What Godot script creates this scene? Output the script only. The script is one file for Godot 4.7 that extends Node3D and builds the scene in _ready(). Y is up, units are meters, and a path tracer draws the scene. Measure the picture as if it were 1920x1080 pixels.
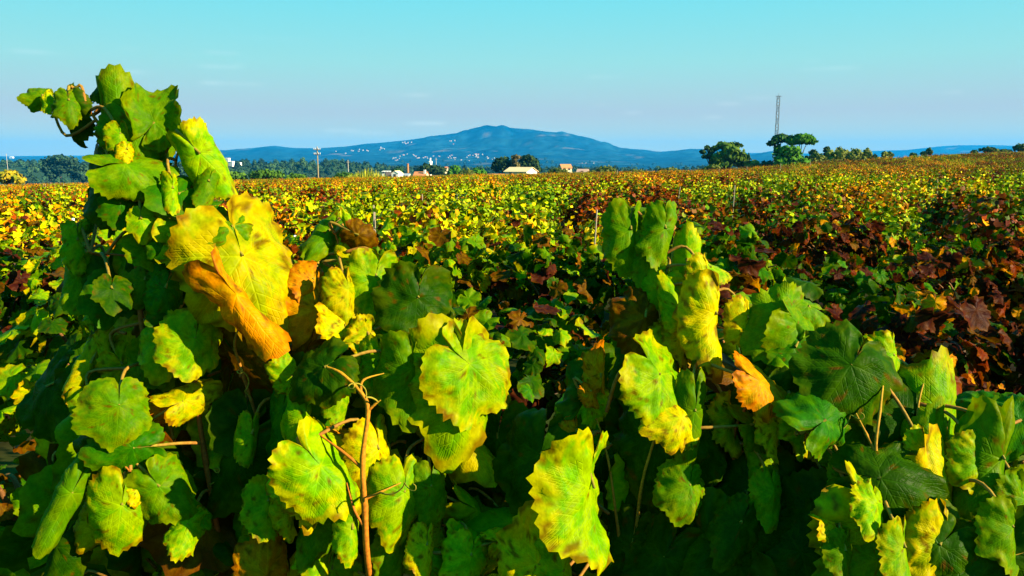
extends Node3D
# A vineyard in autumn, seen over the leaves of the nearest vines, with a blue hill on the horizon.

const FOCAL := 1483.6            # pixels of the 1920 wide photograph
const EYE := Vector3(0, 1.55, 0)
const PITCH := -9.19
const TO_SUN := Vector3(0.85, 0.40, 0.34)

var cam_basis := Basis.from_euler(Vector3(deg_to_rad(PITCH), 0, 0))
var rng := RandomNumberGenerator.new()
var noise := FastNoiseLite.new()
var patch_noise := FastNoiseLite.new()
var names := {}
var leaf_mat: StandardMaterial3D
var far_leaf_mat: StandardMaterial3D
var wood_mat: StandardMaterial3D
var wall_mat: StandardMaterial3D
var plain_mats := {}
var leaf_library := {}
var petiole_library := []
var trunk_library := []


func lin(r: float, g: float, b: float) -> Color:
	return Color(r, g, b).linear_to_srgb()


func _ready() -> void:
	rng.seed = 20171
	noise.seed = 7
	noise.frequency = 1.0
	noise.noise_type = FastNoiseLite.TYPE_SIMPLEX_SMOOTH
	noise.fractal_octaves = 3
	patch_noise.seed = 11
	patch_noise.frequency = 1.0
	patch_noise.fractal_octaves = 2
	# ---------------------------------------------------------------- camera, sky, sun, exposure
	var cam := Camera3D.new()
	cam.name = "camera"
	cam.transform = Transform3D(cam_basis, EYE)
	cam.fov = 40.0
	cam.near = 0.05
	cam.far = 30000.0
	cam.current = true
	add_child(cam)
	var sky_mat := ProceduralSkyMaterial.new()
	sky_mat.sky_top_color = lin(0.001, 0.185, 0.235)
	sky_mat.sky_horizon_color = lin(0.21, 0.20, 0.10)
	sky_mat.sky_curve = 0.092
	sky_mat.ground_bottom_color = lin(0.03, 0.04, 0.02)
	sky_mat.ground_horizon_color = lin(0.10, 0.16, 0.14)
	sky_mat.sun_angle_max = 12.0
	sky_mat.sun_curve = 0.1
	sky_mat.sky_cover = make_clouds()
	sky_mat.sky_cover_modulate = Color(1, 1, 1, 1)
	var sky := Sky.new()
	sky.sky_material = sky_mat
	var env := Environment.new()
	env.background_mode = Environment.BG_SKY
	env.sky = sky
	env.tonemap_mode = Environment.TONE_MAPPER_LINEAR
	env.tonemap_exposure = 4.2
	env.fog_enabled = true
	env.fog_mode = Environment.FOG_MODE_EXPONENTIAL
	env.fog_density = 0.000085
	env.fog_light_color = lin(0.01, 0.36, 1.0)
	env.sdfgi_enabled = true
	env.ssao_enabled = true
	env.ssil_enabled = true
	var we := WorldEnvironment.new()
	we.name = "world_environment"
	we.environment = env
	add_child(we)
	var sun := DirectionalLight3D.new()
	sun.name = "sun"
	sun.light_energy = 1.6
	sun.light_color = Color(1.0, 0.91, 0.74)
	sun.light_angular_distance = 0.5
	sun.shadow_enabled = true
	sun.directional_shadow_max_distance = 300.0
	sun.look_at_from_position(TO_SUN * 100.0, Vector3.ZERO, Vector3.UP)
	add_child(sun)
	# ---------------------------------------------------------------- the place
	make_materials()
	make_ground()
	make_far_trees()
	make_buildings()
	make_poles()
	make_trees()
	make_field()
	make_foreground()
	tell_apart()


func tell_apart() -> void:
	# things of one look in one place are told apart by their order from left to right
	var same := {}
	for o in get_children():
		if o.has_meta("group"):
			same.get_or_add(o.get_meta("label"), []).append(o)
	for label in same:
		var list: Array = same[label]
		if list.size() > 1:
			list.sort_custom(func(a, b): return a.position.x / -a.position.z < b.position.x / -b.position.z)
			for k in list.size():
				list[k].set_meta("label", "%s %s" % ["leftmost" if k == 0 else "rightmost" if k == list.size() - 1 else ordinal(k) + " from left", label])


# ==================================================================== helpers
func at(px: float, py: float, depth: float) -> Vector3:
	return EYE + cam_basis * (Vector3((px - 960.0) / FOCAL, (540.0 - py) / FOCAL, -1.0) * depth)


func numbered(called: String) -> String:
	if not names.has(called):
		names[called] = 0
		return called
	names[called] += 1
	return "%s_%03d" % [called, names[called]]


func thing(called: String, label: String, category: String, where: Vector3, group := "") -> Node3D:
	var o := Node3D.new()
	o.name = numbered(called)
	add_child(o)
	o.position = where
	tag(o, label, category, group)
	return o


func tag(o: Node, label: String, category: String, group := "") -> void:
	o.set_meta("label", label)
	o.set_meta("category", category)
	if group != "":
		o.set_meta("group", group)


func part(called: String, mesh: Mesh, mat: Material, parent: Node) -> MeshInstance3D:
	var m := MeshInstance3D.new()
	m.name = called
	m.mesh = mesh
	if mat:
		m.material_override = mat
	parent.add_child(m, true)
	return m


func structure(called: String, mesh: Mesh, mat: Material, label: String) -> MeshInstance3D:
	var m := part(called, mesh, mat, self)
	m.set_meta("kind", "structure")
	m.set_meta("label", label)
	return m


class Geo:
	var v := PackedVector3Array()
	var c := PackedColorArray()
	var uv := PackedVector2Array()
	var ix := PackedInt32Array()

	func add(p: Vector3, col: Color, t := Vector2.ZERO) -> int:
		v.append(p)
		c.append(col)
		uv.append(t)
		return v.size() - 1

	func tri(a: int, b: int, d: int) -> void:
		ix.append(a)
		ix.append(b)
		ix.append(d)

	func quad(a: int, b: int, d: int, e: int) -> void:
		tri(a, b, d)
		tri(a, d, e)

	func face4(a: Vector3, b: Vector3, d: Vector3, e: Vector3, col: Color) -> void:
		var i := add(a, col, Vector2(0, 0))
		add(b, col, Vector2(1, 0))
		add(d, col, Vector2(1, 1))
		add(e, col, Vector2(0, 1))
		quad(i, i + 1, i + 2, i + 3)

	func box(lo: Vector3, hi: Vector3, col: Color, t := Transform3D()) -> void:
		var p := []
		for k in 8:
			p.append(t * Vector3(hi.x if k & 1 else lo.x, hi.y if k & 2 else lo.y, hi.z if k & 4 else lo.z))
		face4(p[4], p[6], p[7], p[5], col)
		face4(p[0], p[1], p[3], p[2], col)
		face4(p[0], p[2], p[6], p[4], col)
		face4(p[1], p[5], p[7], p[3], col)
		face4(p[2], p[3], p[7], p[6], col)
		face4(p[0], p[4], p[5], p[1], col)

	func mesh(smooth := true) -> ArrayMesh:
		var n := PackedVector3Array()
		n.resize(v.size())
		for k in range(0, ix.size(), 3):
			var a := v[ix[k]]
			var f := (v[ix[k + 2]] - a).cross(v[ix[k + 1]] - a)
			n[ix[k]] += f
			n[ix[k + 1]] += f
			n[ix[k + 2]] += f
		for k in n.size():
			n[k] = n[k].normalized() if n[k].length_squared() > 1e-30 else Vector3.UP
		var arr := []
		arr.resize(Mesh.ARRAY_MAX)
		arr[Mesh.ARRAY_VERTEX] = v
		if smooth:
			arr[Mesh.ARRAY_NORMAL] = n
		else:
			arr[Mesh.ARRAY_NORMAL] = n
		arr[Mesh.ARRAY_COLOR] = c
		arr[Mesh.ARRAY_TEX_UV] = uv
		arr[Mesh.ARRAY_INDEX] = ix
		var am := ArrayMesh.new()
		am.add_surface_from_arrays(Mesh.PRIMITIVE_TRIANGLES, arr)
		return am


func tube(g: Geo, pts: Array, r0: float, r1: float, col0: Color, col1: Color, sides := 7, knots := 0.0) -> void:
	# a tapered tube along a smooth curve through pts
	var path := []
	for k in pts.size() - 1:
		var p0: Vector3 = pts[maxi(k - 1, 0)]
		var p1: Vector3 = pts[k]
		var p2: Vector3 = pts[k + 1]
		var p3: Vector3 = pts[mini(k + 2, pts.size() - 1)]
		var steps := 5 if pts.size() > 2 else 2
		for s in steps:
			path.append(p1.cubic_interpolate(p2, p0, p3, float(s) / steps))
	path.append(pts[-1])
	var n := path.size()
	var base := g.v.size()
	for k in n:
		var f := float(k) / (n - 1)
		var dir: Vector3 = (path[mini(k + 1, n - 1)] - path[maxi(k - 1, 0)]).normalized()
		var side := dir.cross(Vector3(0.13, 0.21, 1.0)).normalized()
		var up := side.cross(dir)
		var r := lerpf(r0, r1, f)
		if knots > 0.0 and k % 5 == 0:
			r *= 1.0 + knots
		var col := col0.lerp(col1, f)
		for s in sides:
			var a := TAU * s / sides
			g.add(path[k] + (side * cos(a) + up * sin(a)) * r, col, Vector2(float(s) / sides, f * 4.0))
	for k in n - 1:
		for s in sides:
			var a := base + k * sides + s
			var b := base + k * sides + (s + 1) % sides
			g.quad(a, b, b + sides, a + sides)
	var tip := g.add(path[n - 1], col1)
	for s in sides:
		g.tri(base + (n - 1) * sides + s, base + (n - 1) * sides + (s + 1) % sides, tip)


func plain(r: float, g: float, b: float, rough := 0.85) -> StandardMaterial3D:
	var key := "%.3f %.3f %.3f %.2f" % [r, g, b, rough]
	if not plain_mats.has(key):
		var m := StandardMaterial3D.new()
		m.albedo_color = lin(r, g, b)
		m.roughness = rough
		m.metallic_specular = 0.25
		plain_mats[key] = m
	return plain_mats[key]


func vertex_material(rough: float, spec: float) -> StandardMaterial3D:
	var m := StandardMaterial3D.new()
	m.vertex_color_use_as_albedo = true
	m.roughness = rough
	m.metallic_specular = spec
	return m


# ==================================================================== materials
func make_clouds() -> ImageTexture:
	# a few thin streaks of cirrus low over the horizon, all the way round
	var im := Image.create_empty(2048, 1024, false, Image.FORMAT_RGBAF)
	var n := FastNoiseLite.new()
	n.seed = 5
	n.frequency = 1.0
	n.fractal_octaves = 4
	for y in range(400, 512):
		var el := (512 - y) / 1024.0 * 180.0
		var fade := smoothstep(0.6, 2.5, el) * (1.0 - smoothstep(4.5, 9.0, el))
		for x in 2048:
			var a := TAU * x / 2048.0
			var d := n.get_noise_3d(cos(a) * 4.0, el * 1.9, sin(a) * 4.0)
			var s := smoothstep(0.40, 0.62, d) * fade
			im.set_pixel(x, y, Color(0.07, 0.035, 0.055, 0.6 * s))
	return ImageTexture.create_from_image(im)


func noise_texture(freq: float, lo: Color, hi: Color, size := 256, seed_ := 3) -> NoiseTexture2D:
	var n := FastNoiseLite.new()
	n.seed = seed_
	n.frequency = freq
	n.fractal_octaves = 4
	var t := NoiseTexture2D.new()
	t.width = size
	t.height = size
	t.seamless = true
	t.noise = n
	var g := Gradient.new()
	g.set_color(0, lo)
	g.set_color(1, hi)
	t.color_ramp = g
	return t


func stamp(h: PackedFloat32Array, size: int, a: Vector2, b: Vector2, w0: float, w1: float) -> void:
	var steps := int(a.distance_to(b) * size * 1.2) + 2
	for k in steps:
		var f := float(k) / (steps - 1)
		var p := a.lerp(b, f) * size
		var w := lerpf(w0, w1, f) * size
		var r := int(ceil(w)) + 1
		for y in range(int(p.y) - r, int(p.y) + r + 1):
			for x in range(int(p.x) - r, int(p.x) + r + 1):
				if x < 0 or y < 0 or x >= size or y >= size:
					continue
				var q := 1.0 - Vector2(x, y).distance_to(p) / (w + 0.8)
				if q > h[y * size + x]:
					h[y * size + x] = q


func make_materials() -> void:
	# the veins of a vine leaf, drawn in the leaf's own plane: uv = (x, y) / 1.5 + 0.5, the stalk at the middle
	var size := 512
	var h := PackedFloat32Array()
	h.resize(size * size)
	var r := RandomNumberGenerator.new()
	r.seed = 4
	for main in [[0.0, 0.62], [0.9, 0.56], [-0.9, 0.56], [1.85, 0.46], [-1.85, 0.46]]:
		var dir := Vector2(sin(main[0]), cos(main[0]))
		var reach: float = main[1] / 1.5
		var mid := Vector2(0.5, 0.5)
		stamp(h, size, mid, mid + dir * reach, 0.006, 0.002)
		for k in 7:
			var f := 0.16 + 0.115 * k
			for s in [-1.0, 1.0]:
				var from: Vector2 = mid + dir * reach * (f + r.randf_range(-0.03, 0.03))
				var out := dir.rotated(s * r.randf_range(0.75, 0.95))
				var to := from + out * reach * 0.5 * (1.08 - f)
				stamp(h, size, from, to, 0.0032, 0.0012)
				for j in 3:
					var q := from.lerp(to, 0.3 + 0.25 * j)
					stamp(h, size, q, q + out.rotated(-s * 0.8) * reach * 0.12, 0.0016, 0.0008)
	var fine := FastNoiseLite.new()
	fine.seed = 21
	fine.frequency = 0.03
	fine.fractal_octaves = 4
	var albedo := Image.create_empty(size, size, false, Image.FORMAT_RGB8)
	var bump := Image.create_empty(size, size, false, Image.FORMAT_RGBA8)
	for y in size:
		for x in size:
			var q := h[y * size + x]
			var d := fine.get_noise_2d(x, y)
			var cell := fine.get_noise_2d(x * 3.0 + 900.0, y * 3.0)
			var base := 0.84 + 0.12 * d + 0.06 * cell
			albedo.set_pixel(x, y, Color(base, base, base).lerp(Color(1.0, 0.98, 0.85), q * 0.55))
			var b := 0.55 + 0.22 * d + 0.16 * cell - 0.4 * q
			bump.set_pixel(x, y, Color(b, b, b))
	bump.bump_map_to_normal_map(5.0)
	leaf_mat = vertex_material(0.42, 0.11)
	leaf_mat.albedo_texture = ImageTexture.create_from_image(albedo)
	leaf_mat.normal_enabled = true
	leaf_mat.normal_texture = ImageTexture.create_from_image(bump)
	leaf_mat.normal_scale = 0.5
	leaf_mat.backlight_enabled = true
	leaf_mat.backlight = Color(0.85, 0.85, 0.85)
	leaf_mat.cull_mode = BaseMaterial3D.CULL_DISABLED
	far_leaf_mat = vertex_material(0.5, 0.14)
	far_leaf_mat.backlight_enabled = true
	far_leaf_mat.backlight = Color(0.5, 0.5, 0.5)
	far_leaf_mat.cull_mode = BaseMaterial3D.CULL_DISABLED
	wall_mat = vertex_material(0.85, 0.2)
	wood_mat = vertex_material(0.7, 0.25)
	wood_mat.albedo_texture = noise_texture(0.05, Color(0.6, 0.6, 0.6), Color(1, 1, 1))
	wood_mat.uv1_triplanar = true
	wood_mat.uv1_scale = Vector3(14, 14, 14)


# ==================================================================== ground and hills
func profile(px: float, pts: Array) -> float:
	if px <= pts[0][0]:
		return pts[0][1]
	for k in pts.size() - 1:
		if px < pts[k + 1][0]:
			var f: float = (px - pts[k][0]) / (pts[k + 1][0] - pts[k][0])
			f = f * f * (3.0 - 2.0 * f) * 0.5 + f * 0.5
			return lerpf(pts[k][1], pts[k + 1][1], f)
	return pts[-1][1]


# skylines of the ranges as [bearing, angle over the eye's level], both in 1/1484 of a radian
var peak_line := [[-2000, 4], [-1300, 6], [-960, 4], [-900, 6], [-860, 4], [-640, 10], [-580, 16], [-530, 17], [-490, 20], [-440, 25], [-400, 21], [-360, 21], [-310, 24], [-260, 30], [-200, 35], [-160, 40], [-110, 44], [-80, 49], [-50, 56], [-20, 56], [0, 52], [40, 50], [90, 46], [130, 38], [170, 30], [200, 21], [240, 19], [275, 15], [300, 17], [330, 20], [360, 19], [385, 21], [440, 9], [480, 15], [520, 8], [600, 4], [700, 2], [1300, 2], [2000, 8]]
var back_line := [[-2000, 12], [-960, 7], [-800, 8], [-600, 9], [-300, 12], [300, 14], [560, 12], [640, 16], [720, 18], [800, 25], [840, 27], [900, 27], [950, 25], [1100, 20], [2000, 10]]
var wood_line := [[-2000, -14], [-960, -13], [-880, -12], [-700, -16], [-560, -15], [-500, -12], [-440, -10], [-390, -9], [-330, -11], [-270, -16], [-200, -22], [0, -25], [300, -25], [600, -22], [1000, -20], [2000, -20]]


func vineyard_height(x: float, d: float) -> float:
	var q := d / 110.0
	var g := (-1.6 + 0.021 * x / maxf(q, 0.3)) * q
	g += 1.5 * smoothstep(24.0, 62.0, x) * smoothstep(35.0, 110.0, d)
	var t := x / maxf(d, 1.0)
	g += 2.0 * smoothstep(0.42, 0.62, t) * smoothstep(112.0, 170.0, d)
	return g


func height(x: float, d: float) -> float:
	var t := x / maxf(d, 1.0)
	var px := t * FOCAL
	var g := vineyard_height(clampf(x, -120.0, 140.0), clampf(d, -20.0, 175.0))
	if d < 128.0:
		return g
	var right := smoothstep(0.42, 0.55, t) * 45.0
	var low := -30.0 + 3.0 * noise.get_noise_2d(x * 0.004, d * 0.004)
	var out := lerpf(g, low, smoothstep(130.0 + right, 560.0, d))
	for range_ in [[wood_line, 950.0, 300.0], [peak_line, 7000.0, 2500.0], [back_line, 9600.0, 1200.0]]:
		var dist: float = range_[1]
		var u: float = (d - dist) / range_[2]
		if absf(u) > 2.4:
			continue
		var crest: float = profile(px, range_[0]) / FOCAL * dist + EYE.y
		var bump := exp(-u * u * 1.3)
		var rough := noise.get_noise_2d(x * 4.0 / dist, d * 4.0 / dist) * 0.20 + (0.30 - absf(noise.get_noise_2d(x * 9.0 / dist, d * 9.0 / dist))) * 0.22 + noise.get_noise_2d(x * 30.0 / dist, d * 30.0 / dist) * 0.06
		var side := 1.0 - exp(-u * u * 6.0)
		out = maxf(out, -30.0 + (crest + 30.0) * bump * (1.0 + rough * side * 2.0) + rough * 0.05 * crest * (1.0 - side))
	return out


func ground_color(x: float, d: float) -> Color:
	var t := x / maxf(d, 1.0)
	var n := noise.get_noise_2d(x * 0.05, d * 0.05)
	if d < 140.0 and not (d > 113.0 and t > 0.40):
		var soil := Color(0.022, 0.015, 0.009).lerp(Color(0.04, 0.065, 0.012), smoothstep(-0.1, 0.5, noise.get_noise_2d(x * 0.6, d * 0.6)))
		return soil * (1.0 + 0.5 * noise.get_noise_2d(x * 3.0, d * 3.0))
	if d < 190.0:
		return Color(0.10, 0.15, 0.012).lerp(Color(0.16, 0.14, 0.02), 0.5 + n)
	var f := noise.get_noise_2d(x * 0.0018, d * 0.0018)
	var hazed_forest := Color(0.004, 0.025, 0.055).lerp(Color(0.012, 0.045, 0.065), 0.5 + 0.9 * f)  # woodland colour with the blue of distance haze painted in
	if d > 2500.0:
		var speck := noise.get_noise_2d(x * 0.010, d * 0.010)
		hazed_forest = hazed_forest * (1.0 + 0.9 * speck)
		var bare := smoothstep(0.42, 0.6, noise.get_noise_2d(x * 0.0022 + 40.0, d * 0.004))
		hazed_forest = hazed_forest.lerp(Color(0.13, 0.10, 0.07), bare * 0.8)
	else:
		hazed_forest = hazed_forest.lerp(Color(0.035, 0.065, 0.012), 0.7)
	return hazed_forest


func sheet(from: float, to: float, rows: int, power: float, t_max: float, columns: int) -> ArrayMesh:
	var g := Geo.new()
	for k in rows + 1:
		var d := from + (to - from) * pow(float(k) / rows, power)
		for j in columns + 1:
			var t := (float(j) / columns * 2.0 - 1.0)
			t = t_max * (0.55 * t + 0.45 * t * t * t)
			var x := t * (maxf(d, 0.0) + 12.0 if d < 150.0 else d + 12.0)
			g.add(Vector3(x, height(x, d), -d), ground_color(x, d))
	for k in rows:
		for j in columns:
			var a := k * (columns + 1) + j
			g.quad(a, a + columns + 1, a + columns + 2, a + 1)
	return g.mesh()


func make_ground() -> void:
	var m := vertex_material(0.95, 0.1)
	m.albedo_texture = noise_texture(0.02, Color(0.65, 0.65, 0.65), Color(1, 1, 1))
	m.uv1_triplanar = true
	m.uv1_world_triplanar = true
	m.uv1_scale = Vector3(0.7, 0.7, 0.7)
	structure("ground", sheet(-14.0, 200.0, 110, 1.5, 1.6, 110), m, "brown soil and grass under the rows of vines")
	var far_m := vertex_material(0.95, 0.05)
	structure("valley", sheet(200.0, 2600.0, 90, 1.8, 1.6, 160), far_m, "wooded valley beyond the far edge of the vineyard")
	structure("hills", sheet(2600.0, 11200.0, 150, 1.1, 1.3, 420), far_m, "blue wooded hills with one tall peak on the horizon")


func ray_ground(px: float, py: float, from := 300.0) -> Vector3:
	var dir := at(px, py, 1.0) - EYE
	dir /= -dir.z
	var d := from
	while d < 13000.0:
		var p := EYE + dir * d
		if height(p.x, d) >= p.y:
			break
		d *= 1.004
	var hit := EYE + dir * d
	return Vector3(hit.x, height(hit.x, d), -d)


# ==================================================================== trees
func clump(g: Geo, p: Vector3, normal: Vector3, s: float, col: Color) -> void:
	# a spray of foliage: an uneven bent star of five corners
	var side := normal.cross(Vector3(rng.randf_range(-1, 1), rng.randf_range(-1, 1), rng.randf_range(-1, 1))).normalized()
	var up := side.cross(normal).normalized()
	var i := g.add(p + normal * s * 0.25, col)
	var turn := rng.randf() * TAU
	for k in 5:
		var a := turn + TAU * k / 5.0
		var q := s * rng.randf_range(0.35, 1.0)
		g.add(p + (side * cos(a) + up * sin(a)) * q + normal * rng.randf_range(-0.3, 0.1) * s, col * rng.randf_range(0.8, 1.2))
	for k in 5:
		g.tri(i, i + 1 + k, i + 1 + (k + 1) % 5)


func crown_mesh(blobs: Array, count: int, s: float, col: Color, col2: Color) -> ArrayMesh:
	# blobs: [centre, radii]; foliage near the outside of each, thinner inside
	var g := Geo.new()
	var total := 0.0
	for b in blobs:
		total += b[1].x * b[1].y
	for b in blobs:
		var n := int(count * b[1].x * b[1].y / total) + 6
		for k in n:
			var dir := Vector3(rng.randfn(), rng.randfn(), rng.randfn()).normalized()
			var lump: float = 0.82 + 0.62 * noise.get_noise_3d(dir.x * 2.2 + b[0].x, dir.y * 2.2 + b[0].y, dir.z * 2.2)
			var p: Vector3 = b[0] + dir * b[1] * lump * pow(rng.randf_range(0.25, 1.0), 0.35)
			var mixed := clampf(0.5 + noise.get_noise_3d(p.x * 0.5, p.y * 0.5, p.z * 0.5) * 1.1 + rng.randf_range(-0.3, 0.3), 0.0, 1.0)
			clump(g, p, (dir + Vector3(rng.randfn(), rng.randfn(), rng.randfn()) * 0.55).normalized(), s * rng.randf_range(0.6, 1.3), col.lerp(col2, mixed))
	return g.mesh()


func tree(called: String, label: String, group: String, px: float, base_py: float, depth: float, blobs: Array, count: int, s_px: float, col: Color, col2: Color, trunk_px := 5.0, bark := Color(0.09, 0.06, 0.04), category := "tree") -> Node3D:
	# blobs in pixels of the photograph at that depth: [x, y, half width, half height]; as deep as they are wide
	var base := at(px, base_py, depth)
	base.y = minf(base.y, height(base.x, -base.z))
	var o := thing(called, label, category, base, group)
	var k := depth / FOCAL
	var made := []
	var trunk := Geo.new()
	for b in blobs:
		var c := at(b[0], b[1], depth) - base
		c.z += rng.randf_range(-0.4, 0.4) * b[2] * k
		made.append([c, Vector3(b[2] * k, b[3] * k, b[2] * k)])
	var top: Vector3 = made[0][0]
	tube(trunk, [Vector3(0, -0.2, 0), Vector3(top.x * 0.3, top.y * 0.45, top.z * 0.3), top], trunk_px * k * 0.5, trunk_px * k * 0.2, bark, bark, 6)
	for m in made:
		var start: Vector3 = Vector3(0, -0.2, 0).lerp(top, 0.35)
		tube(trunk, [start, start.lerp(m[0], 0.5) + Vector3(0, 0.05 * top.y, 0), m[0]], trunk_px * k * 0.3, trunk_px * k * 0.08, bark, bark, 5)
	part("trunk", trunk.mesh(), wood_mat, o)
	part("crown", crown_mesh(made, count, s_px * k, col, col2), far_leaf_mat, o)
	return o


func make_far_trees() -> void:
	# the wood on the low hill and over the valley floor: too many and too far to count
	var mm := MultiMesh.new()
	mm.transform_format = MultiMesh.TRANSFORM_3D
	mm.use_colors = true
	var blobs := [[Vector3(0, 0.62, 0), Vector3(0.42, 0.40, 0.42)], [Vector3(0.2, 0.4, 0.1), Vector3(0.34, 0.28, 0.34)], [Vector3(-0.22, 0.42, -0.08), Vector3(0.32, 0.3, 0.32)]]
	mm.mesh = crown_mesh(blobs, 150, 0.17, Color(0.75, 0.85, 0.8), Color(1, 1, 1))
	var spots := []
	for k in 6500:
		var d := 380.0 * pow(10.0, rng.randf())
		if k % 2 == 0:
			d = rng.randf_range(480.0, 1050.0)
		var t := rng.randf_range(-0.85, 0.85)
		if noise.get_noise_2d(t * d * 0.006, d * 0.006) < -0.25:
			continue
		spots.append([t * d, d])
	mm.instance_count = spots.size()
	for k in spots.size():
		var x: float = spots[k][0]
		var d: float = spots[k][1]
		var h := rng.randf_range(4.0, 8.5) * (1.0 + d / 6000.0)
		var w := h * rng.randf_range(0.8, 1.3)
		var b := Basis(Vector3.UP, rng.randf() * TAU).scaled(Vector3(w, h, w))
		mm.set_instance_transform(k, Transform3D(b, Vector3(x, height(x, d) - 0.1 * h, -d)))
		mm.set_instance_color(k, Color(0.028, 0.062, 0.020).lerp(Color(0.018, 0.05, 0.034), rng.randf()) * rng.randf_range(0.6, 1.5))
	var o := MultiMeshInstance3D.new()
	o.name = "woods"
	o.multimesh = mm
	o.material_override = far_leaf_mat
	o.set_meta("kind", "stuff")
	tag(o, "dense green woods on the low hill and valley floor behind the vineyard", "woods")
	add_child(o)


func make_trees() -> void:
	var pine := Color(0.022, 0.085, 0.006)
	var pine2 := Color(0.05, 0.15, 0.008)
	var dark := Color(0.010, 0.030, 0.012)
	var dark2 := Color(0.030, 0.055, 0.012)
	var olive := Color(0.045, 0.075, 0.014)
	var olive2 := Color(0.11, 0.13, 0.02)
	var gum := Color(0.014, 0.040, 0.030)
	var gum2 := Color(0.030, 0.070, 0.035)
	var right := "trees and bushes at the right edge of the vineyard"
	tree("umbrella_pine", "umbrella pine with one wide flat crown on a bare trunk, right of the mast", right, 1500, 322, 165, [[1500, 263, 17, 8], [1516, 263, 15, 8], [1488, 265, 12, 6], [1507, 257, 17, 6]], 1500, 5.0, pine, pine2, 4.0)
	tree("umbrella_pine", "umbrella pine with a flat crown directly in front of the mast", right, 1456, 322, 168, [[1468, 259, 17, 8], [1482, 262, 14, 7], [1456, 262, 9, 7], [1448, 268, 8, 5], [1457, 281, 6, 9]], 1200, 5.0, dark, pine, 4.0)
	tree("pine_tree", "dense rounded bright green pine below the umbrella pines", right, 1482, 325, 158, [[1484, 301, 30, 22], [1480, 284, 22, 12], [1500, 308, 18, 14], [1465, 306, 14, 16]], 2200, 5.0, pine, pine2, 6.0)
	tree("pine_tree", "broad uneven pine with layered boughs left of the mast", right, 1366, 325, 165, [[1368, 288, 24, 18], [1358, 273, 14, 8], [1376, 276, 13, 10], [1345, 298, 17, 14], [1390, 300, 18, 16], [1352, 308, 24, 12], [1340, 278, 8, 5]], 1800, 5.0, Color(0.02, 0.06, 0.01), Color(0.07, 0.12, 0.014), 6.0)
	tree("pine_tree", "thin half bare dark pine leaning left beside the broad pine", right, 1334, 322, 165, [[1325, 277, 5, 4], [1317, 285, 6, 3], [1321, 294, 5, 3], [1334, 284, 7, 5], [1330, 292, 6, 4]], 420, 4.0, dark, Color(0.02, 0.05, 0.012), 4.0)
	for b in [[1330, 318, 22, 10, 0, "low dark bush at the foot of the thin half bare pine"], [1412, 312, 16, 15, 1, "pale olive bush right of the broad uneven pine"], [1437, 314, 15, 13, 2, "dark bush between the broad pine and the mast"], [1537, 302, 19, 18, 0, "olive bush just right of the bright green pine"], [1562, 300, 18, 19, 1, "olive bush under the small pointed tree"], [1590, 295, 24, 24, 1, "widest olive bush right of the pines"], [1616, 297, 17, 20, 0, "taller olive bush before the round dark shrub"], [1635, 301, 13, 13, 2, "round dark shrub at the end of the bushes"], [1524, 304, 14, 14, 2, "dark bush against the foot of the bright green pine"], [1576, 300, 16, 17, 0, "olive bush just left of the widest one"], [1604, 300, 15, 17, 1, "pale olive bush just right of the widest one"], [1648, 303, 12, 11, 1, "pale low bush right of the round dark shrub"], [1664, 294, 10, 11, 0, "single small bush at the foot of the grassy rise"]]:
		var col: Color = [olive, olive.lerp(olive2, 0.5), dark][b[4]]
		var col2: Color = [olive2, olive2 * 1.2, dark2][b[4]]
		var lobes := []
		for k in 10:
			lobes.append([b[0] + rng.randf_range(-0.75, 0.75) * b[2], b[1] + rng.randf_range(-0.5, 0.6) * b[3], b[2] * rng.randf_range(0.35, 0.65), b[3] * rng.randf_range(0.35, 0.65)])
		tree("bush", b[5], right, b[0], b[1] + b[3] + 2, 162, lobes, 1100, 3.6, col, col2, 3.0, Color(0.07, 0.05, 0.035), "bush")
	tree("young_tree", "small pointed dark tree rising over the olive bushes", right, 1551, 312, 175, [[1551, 281, 5, 6], [1551, 290, 8, 6]], 260, 4.0, dark, dark2, 2.0)
	tree("young_tree", "small dark tree between the bright pine and the olive bushes", right, 1524, 312, 175, [[1524, 286, 7, 6], [1529, 292, 8, 6]], 260, 4.0, dark, dark2, 2.0)
	var ridge := "shrubs along the crest of the grassy rise"
	for b in [[1712, 290, 6, 3, "low shrub leftmost on the grassy crest"], [1731, 288, 6, 4, "small shrub beside the upright shrub on the grassy crest"], [1742, 284, 5, 7, "upright shrub on the grassy crest"], [1826, 285, 6, 3, "low shrub just left of the wide shrub on the crest"], [1854, 281, 16, 6, "wide dark shrub on the grassy crest"], [1884, 283, 12, 3, "flat shrub between the two dark shrubs on the crest"], [1911, 277, 14, 8, "dark shrub on the crest at the right edge"]]:
		tree("shrub", b[4], ridge, b[0], b[1] + b[3] + 1, 178, [[b[0], b[1], b[2], b[3]], [b[0] + b[2] * 0.6, b[1] + b[3] * 0.4, b[2] * 0.6, b[3] * 0.6]], 260, 3.5, dark, olive, 1.5, Color(0.07, 0.05, 0.035), "shrub")
	var mid := "trees behind the far edge of the vines"
	tree("oak_tree", "round dark tree left in the clump before the blue hill", mid, 942, 336, 260, [[942, 307, 18, 14], [930, 313, 10, 10], [954, 312, 10, 12]], 1200, 3.6, dark, dark2, 4.0)
	tree("oak_tree", "thin brownish tree in the middle of the clump before the blue hill", mid, 968, 336, 258, [[968, 295, 11, 5], [964, 303, 8, 8], [968, 315, 8, 10]], 500, 3.4, Color(0.05, 0.05, 0.02), Color(0.11, 0.09, 0.03), 4.0, Color(0.2, 0.15, 0.1))
	tree("oak_tree", "tall dense tree right in the clump before the blue hill", mid, 990, 336, 262, [[990, 298, 15, 9], [1000, 306, 13, 10], [984, 310, 16, 12], [1006, 316, 10, 10]], 1400, 3.6, dark, dark2, 4.0)
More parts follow.
